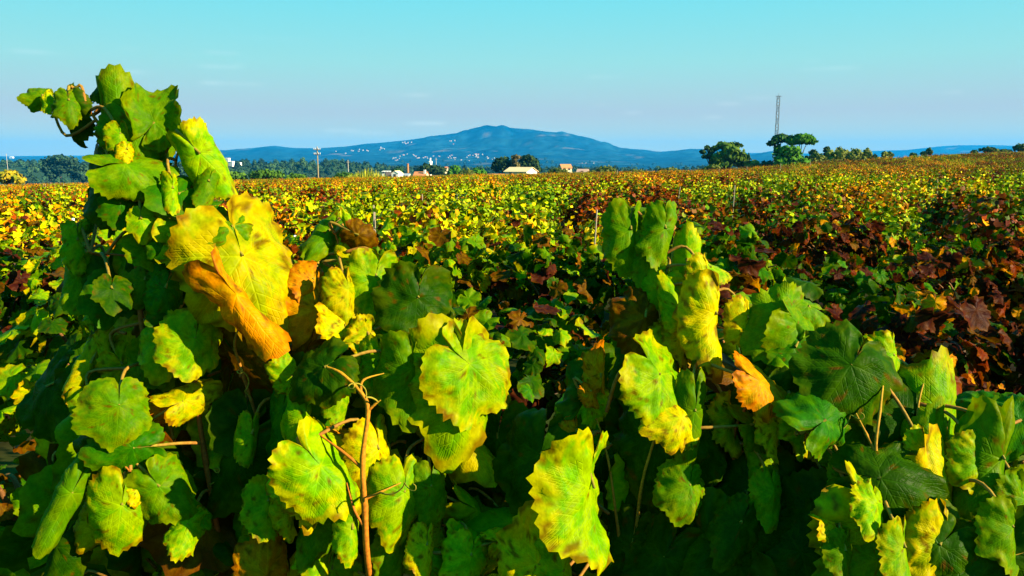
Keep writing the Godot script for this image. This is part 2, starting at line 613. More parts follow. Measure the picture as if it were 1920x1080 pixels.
	tree("umbrella_pine", "small round topped green pine left of the clump before the hill", mid, 897, 336, 240, [[896, 322, 14, 8], [888, 325, 8, 6], [906, 325, 8, 6]], 500, 3.4, pine, pine2, 2.0, Color(0.3, 0.22, 0.14))
	tree("round_tree", "bright green round tree beside the terracotta roofed house", mid, 853, 336, 270, [[853, 321, 12, 11], [845, 325, 8, 8]], 500, 3.4, pine, pine2, 3.0)
	tree("oak_tree", "broad dark tree under the white water tower", mid, 806, 336, 330, [[806, 318, 24, 10], [790, 322, 14, 9], [824, 320, 16, 10], [800, 311, 10, 5]], 1200, 3.2, dark, dark2, 3.0)
	tree("round_tree", "green tree left of the brick chimney", mid, 747, 336, 400, [[747, 321, 11, 8], [738, 325, 7, 6]], 400, 3.0, Color(0.015, 0.05, 0.014), Color(0.03, 0.085, 0.014), 2.0)
	for b in [[876, 326, 16, 9, "olive and brown bush between the two round green trees"], [1045, 322, 20, 8, "low bush right of the white gabled house"], [1138, 319, 20, 9, "rounded bush standing alone at the field edge below the hill"], [1112, 325, 14, 5, "low bush just left of the rounded bush at the field edge"], [1190, 323, 22, 6, "low bush right of the little white post"], [1255, 321, 24, 7, "long low bush at the field edge left of the pines"]]:
		tree("bush", b[4], mid, b[0], b[1] + b[3] + 3, 200, [[b[0], b[1], b[2], b[3]], [b[0] - b[2] * 0.5, b[1] + 3, b[2] * 0.6, b[3] * 0.7], [b[0] + b[2] * 0.5, b[1] + 2, b[2] * 0.6, b[3] * 0.7]], 600, 3.6, olive * 0.7, olive2 * 0.8, 2.0, Color(0.07, 0.05, 0.035), "bush")
	for b in [[436, 330, 26, 10, "dark green bush left of the utility pole, nearest the tall shoot"], [500, 327, 34, 10, "widest dark green bush left of the utility pole"], [556, 333, 20, 8, "smaller green bush just left of the utility pole"], [648, 331, 24, 8, "green bush right of the utility pole"]]:
		tree("bush", b[4], mid, b[0], b[1] + b[3] + 4, 150, [[b[0], b[1], b[2], b[3]], [b[0] - b[2] * 0.5, b[1] + 3, b[2] * 0.6, b[3] * 0.7], [b[0] + b[2] * 0.5, b[1] + 2, b[2] * 0.6, b[3] * 0.7]], 800, 4.0, Color(0.02, 0.06, 0.01), Color(0.06, 0.13, 0.012), 2.0, Color(0.07, 0.05, 0.035), "bush")
	tree("bush", "yellow autumn bush at the left edge of the field", mid, 22, 348, 130, [[22, 330, 22, 12], [6, 334, 14, 12], [36, 338, 12, 8]], 900, 4.5, Color(0.10, 0.13, 0.01), Color(0.30, 0.22, 0.01), 2.0, Color(0.07, 0.05, 0.035), "bush")
	var gums := "tall grey green eucalyptus at the left"
	for b in [[92, 312, 14, 20, "tall eucalyptus leftmost in the grey green grove"], [112, 306, 17, 18, "tallest eucalyptus in the grey green grove, second from the left"], [134, 312, 16, 20, "eucalyptus in the grey green grove, just behind the shoot"], [156, 322, 14, 16, "lower eucalyptus at the right end of the grove"], [345, 318, 20, 16, "eucalyptus seen through the tall shoot on its right side"]]:
		tree("eucalyptus_tree", b[4], gums, b[0], b[1] + b[3] + 12, 520, [[b[0], b[1] - b[3] * 0.4, b[2], b[3] * 0.6], [b[0] - 4, b[1] + b[3] * 0.2, b[2], b[3] * 0.6], [b[0] + 5, b[1] + b[3] * 0.6, b[2] * 0.9, b[3] * 0.6]], 1100, 3.2, gum, gum2, 2.5, Color(0.2, 0.17, 0.14))
	# giant reeds right of the utility pole
	var reeds := thing("giant_reeds", "tall yellow green reeds standing up over the vines right of the utility pole", "reeds", at(690, 342, 138))
	var g := Geo.new()
	for k in 420:
		var x := rng.randfn() * 2.4
		var z := rng.randf_range(-1.2, 1.2)
		var hgt := rng.randf_range(1.2, 3.0) * (1.1 - absf(x) / 7.0)
		var lean := Vector3(rng.randf_range(-0.35, 0.35), 0, rng.randf_range(-0.3, 0.3))
		var w := Vector3(0.06, 0, 0.03).rotated(Vector3.UP, rng.randf() * TAU)
		var col := Color(0.16, 0.22, 0.012).lerp(Color(0.36, 0.32, 0.03), rng.randf())
		var p := Vector3(x, -0.4, z)
		var i := g.add(p - w, col)
		g.add(p + w, col)
		g.add(p + Vector3(0, hgt * 0.6, 0) + lean * 0.4 + w, col)
		g.add(p + Vector3(0, hgt * 0.6, 0) + lean * 0.4 - w, col)
		g.add(p + Vector3(0, hgt, 0) + lean, col)
		g.quad(i, i + 1, i + 2, i + 3)
		g.tri(i + 3, i + 2, i + 4)
	part("blades", g.mesh(), far_leaf_mat, reeds).set_meta("kind", "stuff")


# ==================================================================== buildings
func house(called: String, label: String, group: String, where: Vector3, w: float, deep: float, tall: float, roof_tall: float, wall: Color, roof: Color, turn := 0.0, windows := 0, gable_front := false, category := "house") -> Node3D:
	var o := thing(called, label, category, where, group)
	o.rotation.y = turn
	var g := Geo.new()
	g.box(Vector3(-w / 2, -1.0 - tall * 0.3, -deep / 2), Vector3(w / 2, tall, deep / 2), wall)
	var hw := w / 2 if not gable_front else deep / 2
	var hd := deep / 2 if not gable_front else w / 2
	var q := Basis(Vector3.UP, PI / 2 if gable_front else 0.0)
	for s in [-1.0, 1.0]:   # the two gables
		var a: Vector3 = q * Vector3(s * hw, tall, -hd)
		var b: Vector3 = q * Vector3(s * hw, tall, hd)
		var c: Vector3 = q * Vector3(s * hw, tall + roof_tall, 0)
		var i := g.add(a, wall)
		g.add(b, wall)
		g.add(c, wall)
		if s < 0:
			g.tri(i, i + 2, i + 1)
		else:
			g.tri(i, i + 1, i + 2)
	var mat := wall_mat
	part("wall", g.mesh(), mat, o)
	var r := Geo.new()
	var over := 0.05 * w
	for s in [-1.0, 1.0]:
		var t := 0.06 * roof_tall + 0.08
		var e := [Vector3(-hw - over, tall - 0.15 * roof_tall, s * (hd * 1.15)), Vector3(hw + over, tall - 0.15 * roof_tall, s * (hd * 1.15)), Vector3(hw + over, tall + roof_tall, 0), Vector3(-hw - over, tall + roof_tall, 0)]
		var p := []
		for c in e:
			p.append(q * c)
		var up := Vector3(0, t, 0)
		if s > 0:
			r.face4(p[0] + up, p[3] + up, p[2] + up, p[1] + up, roof)
			r.face4(p[0], p[0] + up, p[1] + up, p[1], roof)
		else:
			r.face4(p[0] + up, p[1] + up, p[2] + up, p[3] + up, roof)
			r.face4(p[0], p[1], p[1] + up, p[0] + up, roof)
		r.face4(p[1], p[1] + up, p[2] + up, p[2], roof)
		r.face4(p[0], p[3], p[3] + up, p[0] + up, roof)
	part("roof", r.mesh(), mat, o)
	for k in windows:
		var x := (float(k) + 0.5) / windows * w - w / 2
		var m := Geo.new()
		m.box(Vector3(x - 0.45, tall * 0.4, deep / 2 - 0.1), Vector3(x + 0.45, tall * 0.4 + 1.1, deep / 2 + 0.05), Color(0.03, 0.035, 0.04))
		part("window", m.mesh(), plain(0.03, 0.035, 0.04, 0.3), o)
	return o


func make_buildings() -> void:
	var white := Color(0.62, 0.60, 0.56)
	var cream := Color(0.52, 0.43, 0.29)
	var tile := Color(0.42, 0.16, 0.07)
	var tan := Color(0.50, 0.38, 0.22)
	var hamlet := "houses just beyond the far edge of the vines"
	house("farmhouse", "white house with a tan roof and a bright gable before the tree clump", hamlet, at(977, 334, 205), 6.2, 6.0, 1.7, 1.0, white, tan, deg_to_rad(-28), 2)
	house("farmhouse", "house with a white front gable, left of the brick chimney", hamlet, at(745, 336, 300), 2.6, 6.0, 2.2, 0.9, white, cream, deg_to_rad(-10), 1, true)
	house("farmhouse", "low house with a dark sloping roof, leftmost near the brick chimney", hamlet, at(733, 336, 305), 4.0, 4.0, 1.2, 1.3, cream, Color(0.06, 0.05, 0.05), deg_to_rad(20), 1)
	house("farmhouse", "small house with a grey roof at the foot of the brick chimney", hamlet, at(761, 336, 320), 3.6, 4.0, 1.4, 0.8, cream, Color(0.25, 0.27, 0.33), deg_to_rad(-15), 1)
	var villa := house("farmhouse", "cream house with a terracotta roof and a pale chimney stack", hamlet, at(790, 337, 320), 5.0, 5.0, 1.6, 1.5, cream, tile, deg_to_rad(-12), 2)
	var stack := Geo.new()
	stack.box(Vector3(1.5, 1.6, 0.8), Vector3(2.3, 4.0, 1.5), white)
	part("chimney", stack.mesh(), wall_mat, villa)
	house("farmhouse", "long low terracotta roofed annexe right of the cream house", hamlet, at(806, 337, 322), 5.5, 4.0, 1.0, 0.6, cream, tile, deg_to_rad(-12), 2)
	house("warehouse", "long white flat building on the rise left of the brick chimney", hamlet, at(727, 327, 420), 4.6, 5.0, 1.4, 0.4, white, white, deg_to_rad(-10), 3, false, "warehouse")
	house("farmhouse", "small cream house above the bright green round tree", hamlet, at(836, 320, 400), 2.0, 3.0, 1.4, 0.5, cream, tile, 0.2, 1)
	house("farmhouse", "tiny house with a terracotta roof right of the tree clump", hamlet, at(1060, 322, 300), 4.0, 3.0, 1.5, 1.2, cream, tile, 0.3, 2)
	house("farmhouse", "small pinkish roofed house lower right of the tree clump", hamlet, at(1093, 330, 240), 3.2, 3.0, 1.2, 0.8, cream, Color(0.35, 0.22, 0.18), -0.3, 1)
	house("farmhouse", "low white house between the tree clump and the rounded bush", hamlet, at(1066, 331, 250), 2.0, 2.0, 1.0, 0.4, white, cream, -0.2, 1)
	house("farmhouse", "orange roofed house half hidden by vines left of the white gabled house", hamlet, at(936, 338, 210), 3.4, 3.0, 0.9, 0.7, cream, tile, -0.2, 1)
	# the brick chimney
	var foot := at(765, 336, 330)
	var ch := thing("brick_chimney", "tall orange brick factory chimney between the houses and the dark tree", "chimney", foot)
	var g := Geo.new()
	tube(g, [Vector3(0, -0.5, 0), Vector3(0, 3.2, 0), Vector3(0, 6.3, 0)], 0.62, 0.40, Color(0.45, 0.20, 0.09), Color(0.48, 0.22, 0.10), 12)
	part("shaft", g.mesh(), wood_mat, ch)
	var band := Geo.new()
	tube(band, [Vector3(0, 6.0, 0), Vector3(0, 6.45, 0)], 0.5, 0.5, Color(0.40, 0.16, 0.07), Color(0.40, 0.16, 0.07), 12)
	part("rim", band.mesh(), wood_mat, ch)
	# the water tower over the trees
	var wt := thing("water_tower", "small white mushroom shaped water tower over the dark tree", "water tower", at(807, 318, 700))
	var stem := Geo.new()
	tube(stem, [Vector3(0, -8, 0), Vector3(0, 3.5, 0)], 0.9, 0.8, white, white, 12)
	part("stem", stem.mesh(), plain(0.8, 0.78, 0.74), wt)
	var bowl := Geo.new()
	tube(bowl, [Vector3(0, 3.0, 0), Vector3(0, 4.4, 0), Vector3(0, 7.2, 0)], 1.1, 1.9, white, white, 14)
	part("tank", bowl.mesh(), plain(0.8, 0.78, 0.74), wt)
	var hut := Geo.new()
	tube(hut, [Vector3(0, 7.2, 0), Vector3(0, 10.0, 0)], 0.7, 0.5, white, white, 10)
	part("cap", hut.mesh(), plain(0.8, 0.78, 0.74), wt)
	# white works on the wooded hill
	var works := "white industrial buildings on the wooded hill"
	for b in [[434, 309, 9, 6, "larger white factory block on the wooded hill beside the shoot"], [427, 301, 7, 4, "white factory hall behind and above the larger block"], [450, 308, 3, 3, "little white outbuilding right of the factory block"], [419, 303, 4, 3, "little white outbuilding left of the factory hall"]]:
		var p := at(b[0], b[1], 880)
		house("factory", b[4], works, p, b[2] * 0.6, 4.0, b[3] * 0.6, 0.3, white, white, -0.3, 0, false, "factory")
	house("farmhouse", "white house far off on the hill at the left edge of the view", "", ray_ground(22, 297, 3000), 28, 16, 9, 4, white, white, -0.2)
	# the villages on the hill
	rng.seed = 909
	for c in [[666, 284, 6, 1.0, 3, "highest left hamlet on the hill's long shoulder"], [682, 283, 7, 1.2, 4, "hamlet on the shoulder above the reeds"], [717, 279, 7, 2.5, 5, "hamlet high on the left shoulder"], [762, 269, 9, 1.2, 6, "hamlet just under the skyline"], [847, 268, 4, 2.5, 4, "white chapel group alone below the peak"], [738, 296, 10, 2, 4, "scattered farms above the brick chimney"], [772, 294, 11, 2.2, 9, "left village at the foot of the peak"], [754, 300, 8, 1.4, 3, "farms below the left village"], [795, 297, 9, 1.2, 4, "farms between the left and middle villages"], [822, 297, 12, 2, 5, "farms around the middle village"], [850, 295, 6, 3.0, 8, "middle village with the church"], [866, 301, 9, 1.2, 4, "farms below the middle village"], [886, 294, 7, 1.6, 6, "right village at the foot of the peak, left half"], [900, 293, 9, 2.2, 8, "right village at the foot of the peak, right half"], [921, 298, 9, 2, 4, "farms just above the tree clump"], [1105, 306, 9, 1.5, 3, "two or three farms right of the tree clump"], [640, 287, 8, 3, 2, "lonely farms above the wooded hill"]]:
		for k in c[4]:
			var px: float = c[0] + clampf(rng.randfn(), -1.5, 1.5) * c[2]
			var py: float = c[1] + clampf(rng.randfn(), -1.5, 1.5) * c[3]
			var p := ray_ground(px, py, 2800)
			if p.z < -8500:
				continue
			var s := -p.z / FOCAL
			var w := rng.randf_range(1.3, 2.8) * s
			var red := rng.randf() < 0.4
			var kind := "red roofed white house" if red else "small white house"
			house("village_house", "%s in the %s" % [kind, c[5].replace(" at the foot of the peak", "")], c[5], p, w, w * 0.7, rng.randf_range(0.7, 1.3) * s, rng.randf_range(0.3, 0.7) * s, Color(0.36, 0.33, 0.31), Color(0.55, 0.22, 0.12) if red else Color(0.45, 0.36, 0.30), rng.randf_range(-0.7, 0.3))
	rng.seed = 4711


# ==================================================================== poles, mast, stakes
func make_poles() -> void:
	# utility pole
	var foot := at(597, 340, 132)
	foot.y = height(foot.x, -foot.z)
	var top := at(597, 275, 132).y - foot.y
	var o := thing("utility_pole", "pale wooden utility pole with short cross arms at the field edge", "utility pole", foot)
	var g := Geo.new()
	tube(g, [Vector3(0, -0.4, 0), Vector3(0.01, top * 0.5, 0), Vector3(0, top, 0)], 0.12, 0.08, Color(0.34, 0.27, 0.15), Color(0.36, 0.30, 0.19), 8)
	part("post", g.mesh(), wood_mat, o)
	for k in 2:
		var arm := Geo.new()
		var y := top - 0.55 - 0.75 * k
		arm.box(Vector3(-0.55, y, 0.10), Vector3(0.55, y + 0.1, 0.19), Color(0.2, 0.17, 0.13))
		var a := part("cross_arm", arm.mesh(), wood_mat, o)
		for x in [-0.5, -0.22, 0.22, 0.5]:
			var ins := Geo.new()
			tube(ins, [Vector3(x, y + 0.1, 0.145), Vector3(x, y + 0.32, 0.145)], 0.045, 0.03, Color(0.6, 0.6, 0.58), Color(0.6, 0.6, 0.58), 6)
			part("insulator", ins.mesh(), plain(0.6, 0.6, 0.58, 0.3), a)
	# lattice mast
	var mf := at(1452, 330, 400)
	mf.y = height(mf.x, -mf.z)
	var mh := at(1452, 182, 400).y - mf.y
	var mast := thing("lattice_mast", "tall grey steel lattice mast rising behind the umbrella pines", "mast", mf)
	var steel := plain(0.10, 0.13, 0.16, 0.6)
	var half := func(f: float) -> float: return lerpf(1.35, 0.62, minf(f * 1.45, 1.0))
	for k in 4:
		var leg := Geo.new()
		var sx := -1.0 if k & 1 else 1.0
		var sz := -1.0 if k & 2 else 1.0
		var pts := []
		for j in 9:
			var f := j / 8.0
			pts.append(Vector3(sx * half.call(f), mh * f, sz * half.call(f)))
		tube(leg, pts, 0.11, 0.08, Color(1, 1, 1), Color(1, 1, 1), 5)
		part("leg", leg.mesh(), steel, mast)
	var levels := 17
	for j in levels:
		var f0 := float(j) / levels
		var f1 := float(j + 1) / levels
		var r0: float = half.call(f0)
		var r1: float = half.call(f1)
		var ring := Geo.new()
		for k in 4:
			var a := Vector2(1, 1).rotated(k * PI / 2)
			var b := Vector2(1, 1).rotated((k + 1) * PI / 2)
			tube(ring, [Vector3(a.x * r1, mh * f1, a.y * r1), Vector3(b.x * r1, mh * f1, b.y * r1)], 0.10, 0.10, Color(1, 1, 1), Color(1, 1, 1), 4)
			var e := a if (j + k) % 2 == 0 else b
			var f := b if (j + k) % 2 == 0 else a
			tube(ring, [Vector3(e.x * r0, mh * f0, e.y * r0), Vector3(f.x * r1, mh * f1, f.y * r1)], 0.10, 0.10, Color(1, 1, 1), Color(1, 1, 1), 4)
		part("bracing", ring.mesh(), steel, mast)
	var ant := Geo.new()
	tube(ant, [Vector3(0, mh - 0.3, 0), Vector3(0, mh + 1.6, 0)], 0.10, 0.05, Color(1, 1, 1), Color(1, 1, 1), 6)
	part("antenna", ant.mesh(), steel, mast)
	for s in [-1.0, 1.0]:
		var bar := Geo.new()
		bar.box(Vector3(s * 0.9 - 0.5, mh - 0.2, -0.15), Vector3(s * 0.9 + 0.5, mh + 0.1, 0.15), Color(1, 1, 1))
		part("antenna_arm", bar.mesh(), steel, mast)
	# far poles
	for b in [[653, 318, 300, 420, "thin pale pole before the hill, right of the utility pole"], [818, 318, 296, 560, "thin white pole right of the water tower"], [14, 312, 288, 620, "thin pale pylon at the left edge above the red field"]]:
		var f := at(b[0], b[1], b[3])
		var hh := at(b[0], b[2], b[3]).y - f.y
		var p := thing("far_pole", b[4], "pole", f)
		var q := Geo.new()
		tube(q, [Vector3(0, -4.0, 0), Vector3(0, hh, 0)], 0.25, 0.15, Color(0.5, 0.48, 0.42), Color(0.5, 0.48, 0.42), 6)
		part("post", q.mesh(), wood_mat, p)
		var arm := Geo.new()
		arm.box(Vector3(-0.9, hh - 1.2, -0.08), Vector3(0.9, hh - 1.0, 0.08), Color(0.4, 0.38, 0.34))
		part("cross_arm", arm.mesh(), wood_mat, p)
	# stakes among the vines: [x, top, visible foot, tilt, label]
	var stakes := [
		[698, 384, 416, 0.02, "thin pale stake right of the tall shoot, standing in the middle rows"], [703, 388, 410, 0.0, "second thin stake close beside the pale stake in the middle rows"], [791, 364, 385, 0.01, "thin stake in the rows below the brick chimney"],
		[857, 364, 376, 0.0, "short stake in the rows below the round topped green pine"], [1372, 347, 385, 0.03, "tallest thin stake below the broad uneven pine"], [1263, 350, 370, 0.12, "leaning thin stake above the right hand vine's top leaves"],
		[1463, 307, 324, 0.0, "pale post at the field edge below the bright green pine"], [1400, 312, 324, 0.0, "pale post at the field edge below the broad uneven pine"], [1348, 317, 326, 0.0, "short post at the field edge below the thin half bare pine"],
		[1519, 303, 312, 0.0, "short post at the foot of the olive bushes"], [1760, 336, 358, -0.04, "leaning pale stake in the rows at the right"], [86, 345, 358, 0.0, "left of two pale posts at the left field edge"], [82, 346, 356, 0.0, "right of two pale posts at the left field edge"],
		[120, 345, 354, 0.0, "short pale post at the field edge below the eucalyptus grove"], [1157, 319, 329, 0.0, "small white post alone at the field edge below the hill"], [896, 333, 345, 0.0, "short post under the round topped green pine"], [1110, 393, 420, 0.05, "thin stake left of the right hand vine's top leaves"], [1183, 321, 329, 0.0, "tiny post at the field edge right of the small white post"],
	]
	for s in stakes:
		var d := field_depth(s[0], s[2])
		var p := at(s[0], s[2], d)
		var hh := at(s[0], s[1], d).y - p.y
		var ground := height(p.x, -p.z) - p.y
		var t := thing("vine_stake", s[4], "stake", Vector3(p.x, p.y + ground, p.z), "stakes among the vines")
		var q := Geo.new()
		var r := maxf(0.010, 0.6 * d / FOCAL)
		var full: float = hh - ground
		tube(q, [Vector3(0, -0.1, 0), Vector3(s[3] * full * 0.5, full * 0.5, 0), Vector3(s[3] * full, full, 0)], r, r * 0.85, Color(0.30, 0.25, 0.17), Color(0.36, 0.31, 0.23), 6)
		part("stick", q.mesh(), wood_mat, t)
	for s in [[138, 409, 424, "white plastic tube round a young vine left of the tall shoot"], [553, 441, 454, "white plastic tube round a young vine by the orange leaves"]]:
		var d := field_depth(s[0], s[2])
		d = 3.15 + 2.15 * roundf((d - 3.15) / 2.15) + 0.25
		var p := at(s[0], s[2], d)
		var hh := at(s[0], s[1], d).y - p.y
		var t := thing("vine_guard", s[3], "vine guard", p, "white tubes round young vines")
		var q := Geo.new()
		tube(q, [Vector3(0, minf(height(p.x, -p.z) - p.y, -0.1), 0), Vector3(0, hh, 0)], 2.6 * d / FOCAL, 2.6 * d / FOCAL, Color(0.8, 0.8, 0.8), Color(0.8, 0.8, 0.8), 10)
		part("sleeve", q.mesh(), plain(0.8, 0.8, 0.78), t)


func field_depth(px: float, py: float) -> float:
	# where the view at that pixel meets the top of the vines
	var d := 2.0
	while d < 140.0:
		var p := at(px, py, d)
		if p.y < height(p.x, -p.z) + 0.95:
			return d
		d += 0.1
	return 140.0


# ==================================================================== leaves
# kind -> [main colour, patches, edge]; dark green D is lowered to deepen canopy shade
var leaf_colors := {
	"G": [Color(0.075, 0.205, 0.001), Color(0.145, 0.250, 0.001), Color(0.24, 0.265, 0.001)],
	"T": [Color(0.022, 0.135, 0.004), Color(0.05, 0.170, 0.003), Color(0.11, 0.19, 0.002)],
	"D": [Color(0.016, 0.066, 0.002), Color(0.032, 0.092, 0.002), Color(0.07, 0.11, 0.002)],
	"Y": [Color(0.2372, 0.3870, 0.0025), Color(0.1061, 0.3184, 0.0025), Color(0.4744, 0.4244, 0.0025)],
	"L": [Color(0.4887, 0.4248, 0.0023), Color(0.3026, 0.3957, 0.0023), Color(0.5587, 0.3724, 0.0023)],
	"O": [Color(0.5683, 0.2186, 0.0022), Color(0.5247, 0.2951, 0.0022), Color(0.5027, 0.1202, 0.0022)],
	"B": [Color(0.0960, 0.0440, 0.0032), Color(0.1840, 0.0960, 0.0032), Color(0.1280, 0.0320, 0.0024)],
	"R": [Color(0.1600, 0.0240, 0.0032), Color(0.0880, 0.0144, 0.0032), Color(0.2400, 0.0560, 0.0032)],
	"P": [Color(0.0360, 0.0080, 0.0048), Color(0.0800, 0.0224, 0.0064), Color(0.0960, 0.0160, 0.0048)],
}


func outline(a: float) -> float:
	# half outline of a vine leaf: a = 0 at the tip, PI at the stalk
	var keys := [[0.0, 0.65], [0.20, 0.59], [0.46, 0.52], [0.60, 0.515], [0.80, 0.56], [0.92, 0.59], [1.04, 0.55], [1.30, 0.49], [1.45, 0.49], [1.95, 0.51], [2.45, 0.47], [2.85, 0.44], [3.02, 0.38], [3.10, 0.27], [PI, 0.03]]
	for k in keys.size() - 1:
		if a <= keys[k + 1][0]:
			var f: float = (a - keys[k][0]) / (keys[k + 1][0] - keys[k][0])
			return lerpf(keys[k][1], keys[k + 1][1], f * f * (3.0 - 2.0 * f))
	return 0.03


func leaf_mesh(kind: String, size: float, teeth: int, rings: int, curl: float, droop: float, axis: float, fold: float, ruffle: float, seed_: int) -> ArrayMesh:
	var g := Geo.new()
	var r := RandomNumberGenerator.new()
	r.seed = seed_
	var cols: Array = leaf_colors[kind]
	var off := r.randf() * 100.0
	var lobes := r.randf_range(0.6, 1.6)
	var skew := r.randf_range(-0.18, 0.18)
	var spokes := teeth * 2
	var roll := r.randf_range(-0.05, 0.07)
	var warp := r.randf_range(0.02, 0.07)
	var bright := r.randf_range(0.85, 1.12)
	var tooth := PackedFloat32Array()
	for k in spokes + 1:
		tooth.append((r.randf_range(0.006, 0.042) if k % 2 == 1 else r.randf_range(-0.022, 0.0)))
	var ca := cos(axis)
	var sa := sin(axis)
	var kc := curl / 0.5
	var kd := droop / 0.55
	for j in rings + 1:
		var s := float(j) / rings
		s = s * (1.25 - 0.25 * s)
		for k in spokes + 1:
			var a := lerpf(-3.1, 3.1, float(k) / spokes)
			var rad := outline(absf(a))
			rad = lerpf(0.50, rad, lobes) if absf(a) < 2.2 else rad
			rad *= 1.0 + skew * signf(a) * sin(absf(a))
			rad *= 1.0 + 0.05 * noise.get_noise_2d(off + a * 1.5, 3.0)
			var p := Vector2(sin(a), cos(a)) * (rad * s + tooth[k] * pow(s, 10.0) * minf(1.0, (PI - absf(a)) * 1.2))
			var flat := p
			# relief: valleys along the five main veins, swellings between them, a wavy rim
			var to_vein := 9.0
			for m in [0.0, 0.9, -0.9, 1.85, -1.85]:
				to_vein = minf(to_vein, absf(a - m))
			var z := 0.022 * s * minf(to_vein, 0.45) - 0.01 * s - roll * s * s * s
			z += ruffle * noise.get_noise_2d(off + a * 1.3, s * 1.2 + 7.0) * s * s
			z += 0.006 * noise.get_noise_2d(off + p.x * 5.0, p.y * 5.0) + warp * noise.get_noise_2d(off + 50.0 + p.x * 1.7, p.y * 1.7)
			z -= fold * (sqrt(p.x * p.x + 0.002) - 0.045)
			# bend across the axis, then along it
			var u := p.x * ca + p.y * sa
			var w := -p.x * sa + p.y * ca
			var q := Vector3(u, w, z)
			if absf(kc) > 0.01:
				var rr := 1.0 / kc
				q = Vector3(sin(u * kc) * (rr + z), w, cos(u * kc) * (rr + z) - rr)
			if absf(kd) > 0.01:
				var rr := 1.0 / kd
				q = Vector3(q.x, sin(w * kd) * (rr + q.z), cos(w * kd) * (rr + q.z) - rr)
			q = Vector3(q.x * ca - q.y * sa, q.x * sa + q.y * ca, q.z)
			# colour: patches, a turning rim, a few dead spots
			var patch := smoothstep(-0.03, 0.15, noise.get_noise_2d(off + flat.x * 4.5, off + flat.y * 4.5) + 0.25 * (0.22 - minf(to_vein, 0.45)) )
			var col: Color = cols[0].lerp(cols[1], patch * (0.65 if kind == "G" else 0.85))
			var rim := smoothstep(0.78, 0.96, s + 0.40 * noise.get_noise_2d(off + a * 1.1, 20.0) + 0.35 * noise.get_noise_2d(off + flat.x * 9.0, flat.y * 9.0) + 0.25 * (minf(to_vein, 0.45) - 0.25))
			col = col.lerp(cols[2], rim * (0.5 if kind == "G" or kind == "T" else 0.75))
			var dead := smoothstep(0.36 if kind in ["L", "O", "B"] else 0.50, 0.50 if kind in ["L", "O", "B"] else 0.62, noise.get_noise_2d(off * 2.0 + flat.x * 6.0, flat.y * 6.0) + 0.12 * s)
			col = col.lerp(Color(0.13, 0.05, 0.004), dead * 0.8)
			if s > 0.93 and kind != "G" and kind != "T" and kind != "D":
				col = col.lerp(Color(0.16, 0.055, 0.004), 0.75 * smoothstep(0.0, 0.25, noise.get_noise_2d(off + a * 2.5, 40.0)))
			col = col * bright
			col.a = 1.0
			g.add(q * size, col, Vector2(flat.x / 1.5 + 0.5, flat.y / 1.5 + 0.5))
	for j in rings:
		for k in spokes:
			var a := j * (spokes + 1) + k
			g.quad(a, a + spokes + 1, a + spokes + 2, a + 1)
	return g.mesh()


func make_library() -> void:
	var k := 0
	for kind in leaf_colors:
		leaf_library[kind] = []
		for v in 7:
			k += 1
			leaf_library[kind].append(leaf_mesh(kind, 1.0, 17, 4, rng.randf_range(-1.0, 1.1), rng.randf_range(-0.4, 0.9), rng.randf_range(-0.6, 0.6), rng.randf_range(-0.2, 0.5), 0.2, 500 + k))


func leaf_basis(tip: Vector3, normal: Vector3) -> Basis:
	var z := normal.normalized()
	var y := (tip - z * tip.dot(z)).normalized()
	return Basis(y.cross(z), y, z)


# ==================================================================== the field of vines
const MIXES := {
	"green": ["G", "G", "Y", "D", "Y", "G", "B", "L"],
	"yellow": ["L", "Y", "Y", "L", "O", "B", "G", "B", "Y", "P"],
	"orange": ["O", "L", "Y", "R", "Y", "B", "O", "P", "G"],
	"red": ["P", "R", "P", "B", "R", "O", "D", "P"],
	"dark": ["D", "G", "P", "D", "T", "B", "Y", "D"],
}
const LOOKS := {"green": "green", "yellow": "yellow green", "orange": "orange", "red": "dark red", "dark": "purple green"}


func vine_kind(x: float, d: float) -> String:
	var n := patch_noise.get_noise_2d(x * 0.10, d * 0.13) + 0.25 * patch_noise.get_noise_2d(x * 0.9, d * 0.9)
	var m := patch_noise.get_noise_2d(x * 0.09 + 70.0, d * 0.09)
	var t := x / d
	if d < 7.0:
		if t > -0.2 and t < 0.16 and d < 4.5:
			return "red" if rng.randf() < 0.75 else "dark"
		if t > 0.22 and d < 4.5:
			return "red" if rng.randf() < 0.8 else "dark"
		if t > -0.05:
			return "red" if rng.randf() < 0.4 else "dark"
		return "green" if rng.randf() < 0.6 else "dark"
	if d < 13.0 and t > 0.2:
		return "red" if rng.randf() < 0.45 else "dark" if rng.randf() < 0.7 else "green"
	var bias := 0.0
	if t < 0.0 and d > 25.0:
		bias = 0.12
	if n + m * 0.4 > 0.36 - bias * 0.5:
		return "orange"
	if n - 0.3 * m < -0.26 + (0.06 if t > 0.1 else -0.04):
		return "red"
	if m + bias > 0.02:
		return "yellow"
	return "green" if rng.randf() < 0.8 else "dark"


func vine_shape_point(w: float, h: float, deep: float) -> Array:
	# a point near the outside of a vine's bushy canopy, and the direction outwards
	var dir := Vector3(rng.randfn(), rng.randfn() * 0.8 + 0.25, rng.randfn()).normalized()
	var lump := 0.78 + 0.5 * noise.get_noise_3d(dir.x * 1.7 + w * 31.0, dir.y * 1.7, dir.z * 1.7 + h * 17.0)
	var p := dir * Vector3(w, h, deep) * lump * pow(rng.randf_range(0.2, 1.0), 0.4)
	return [p, dir]


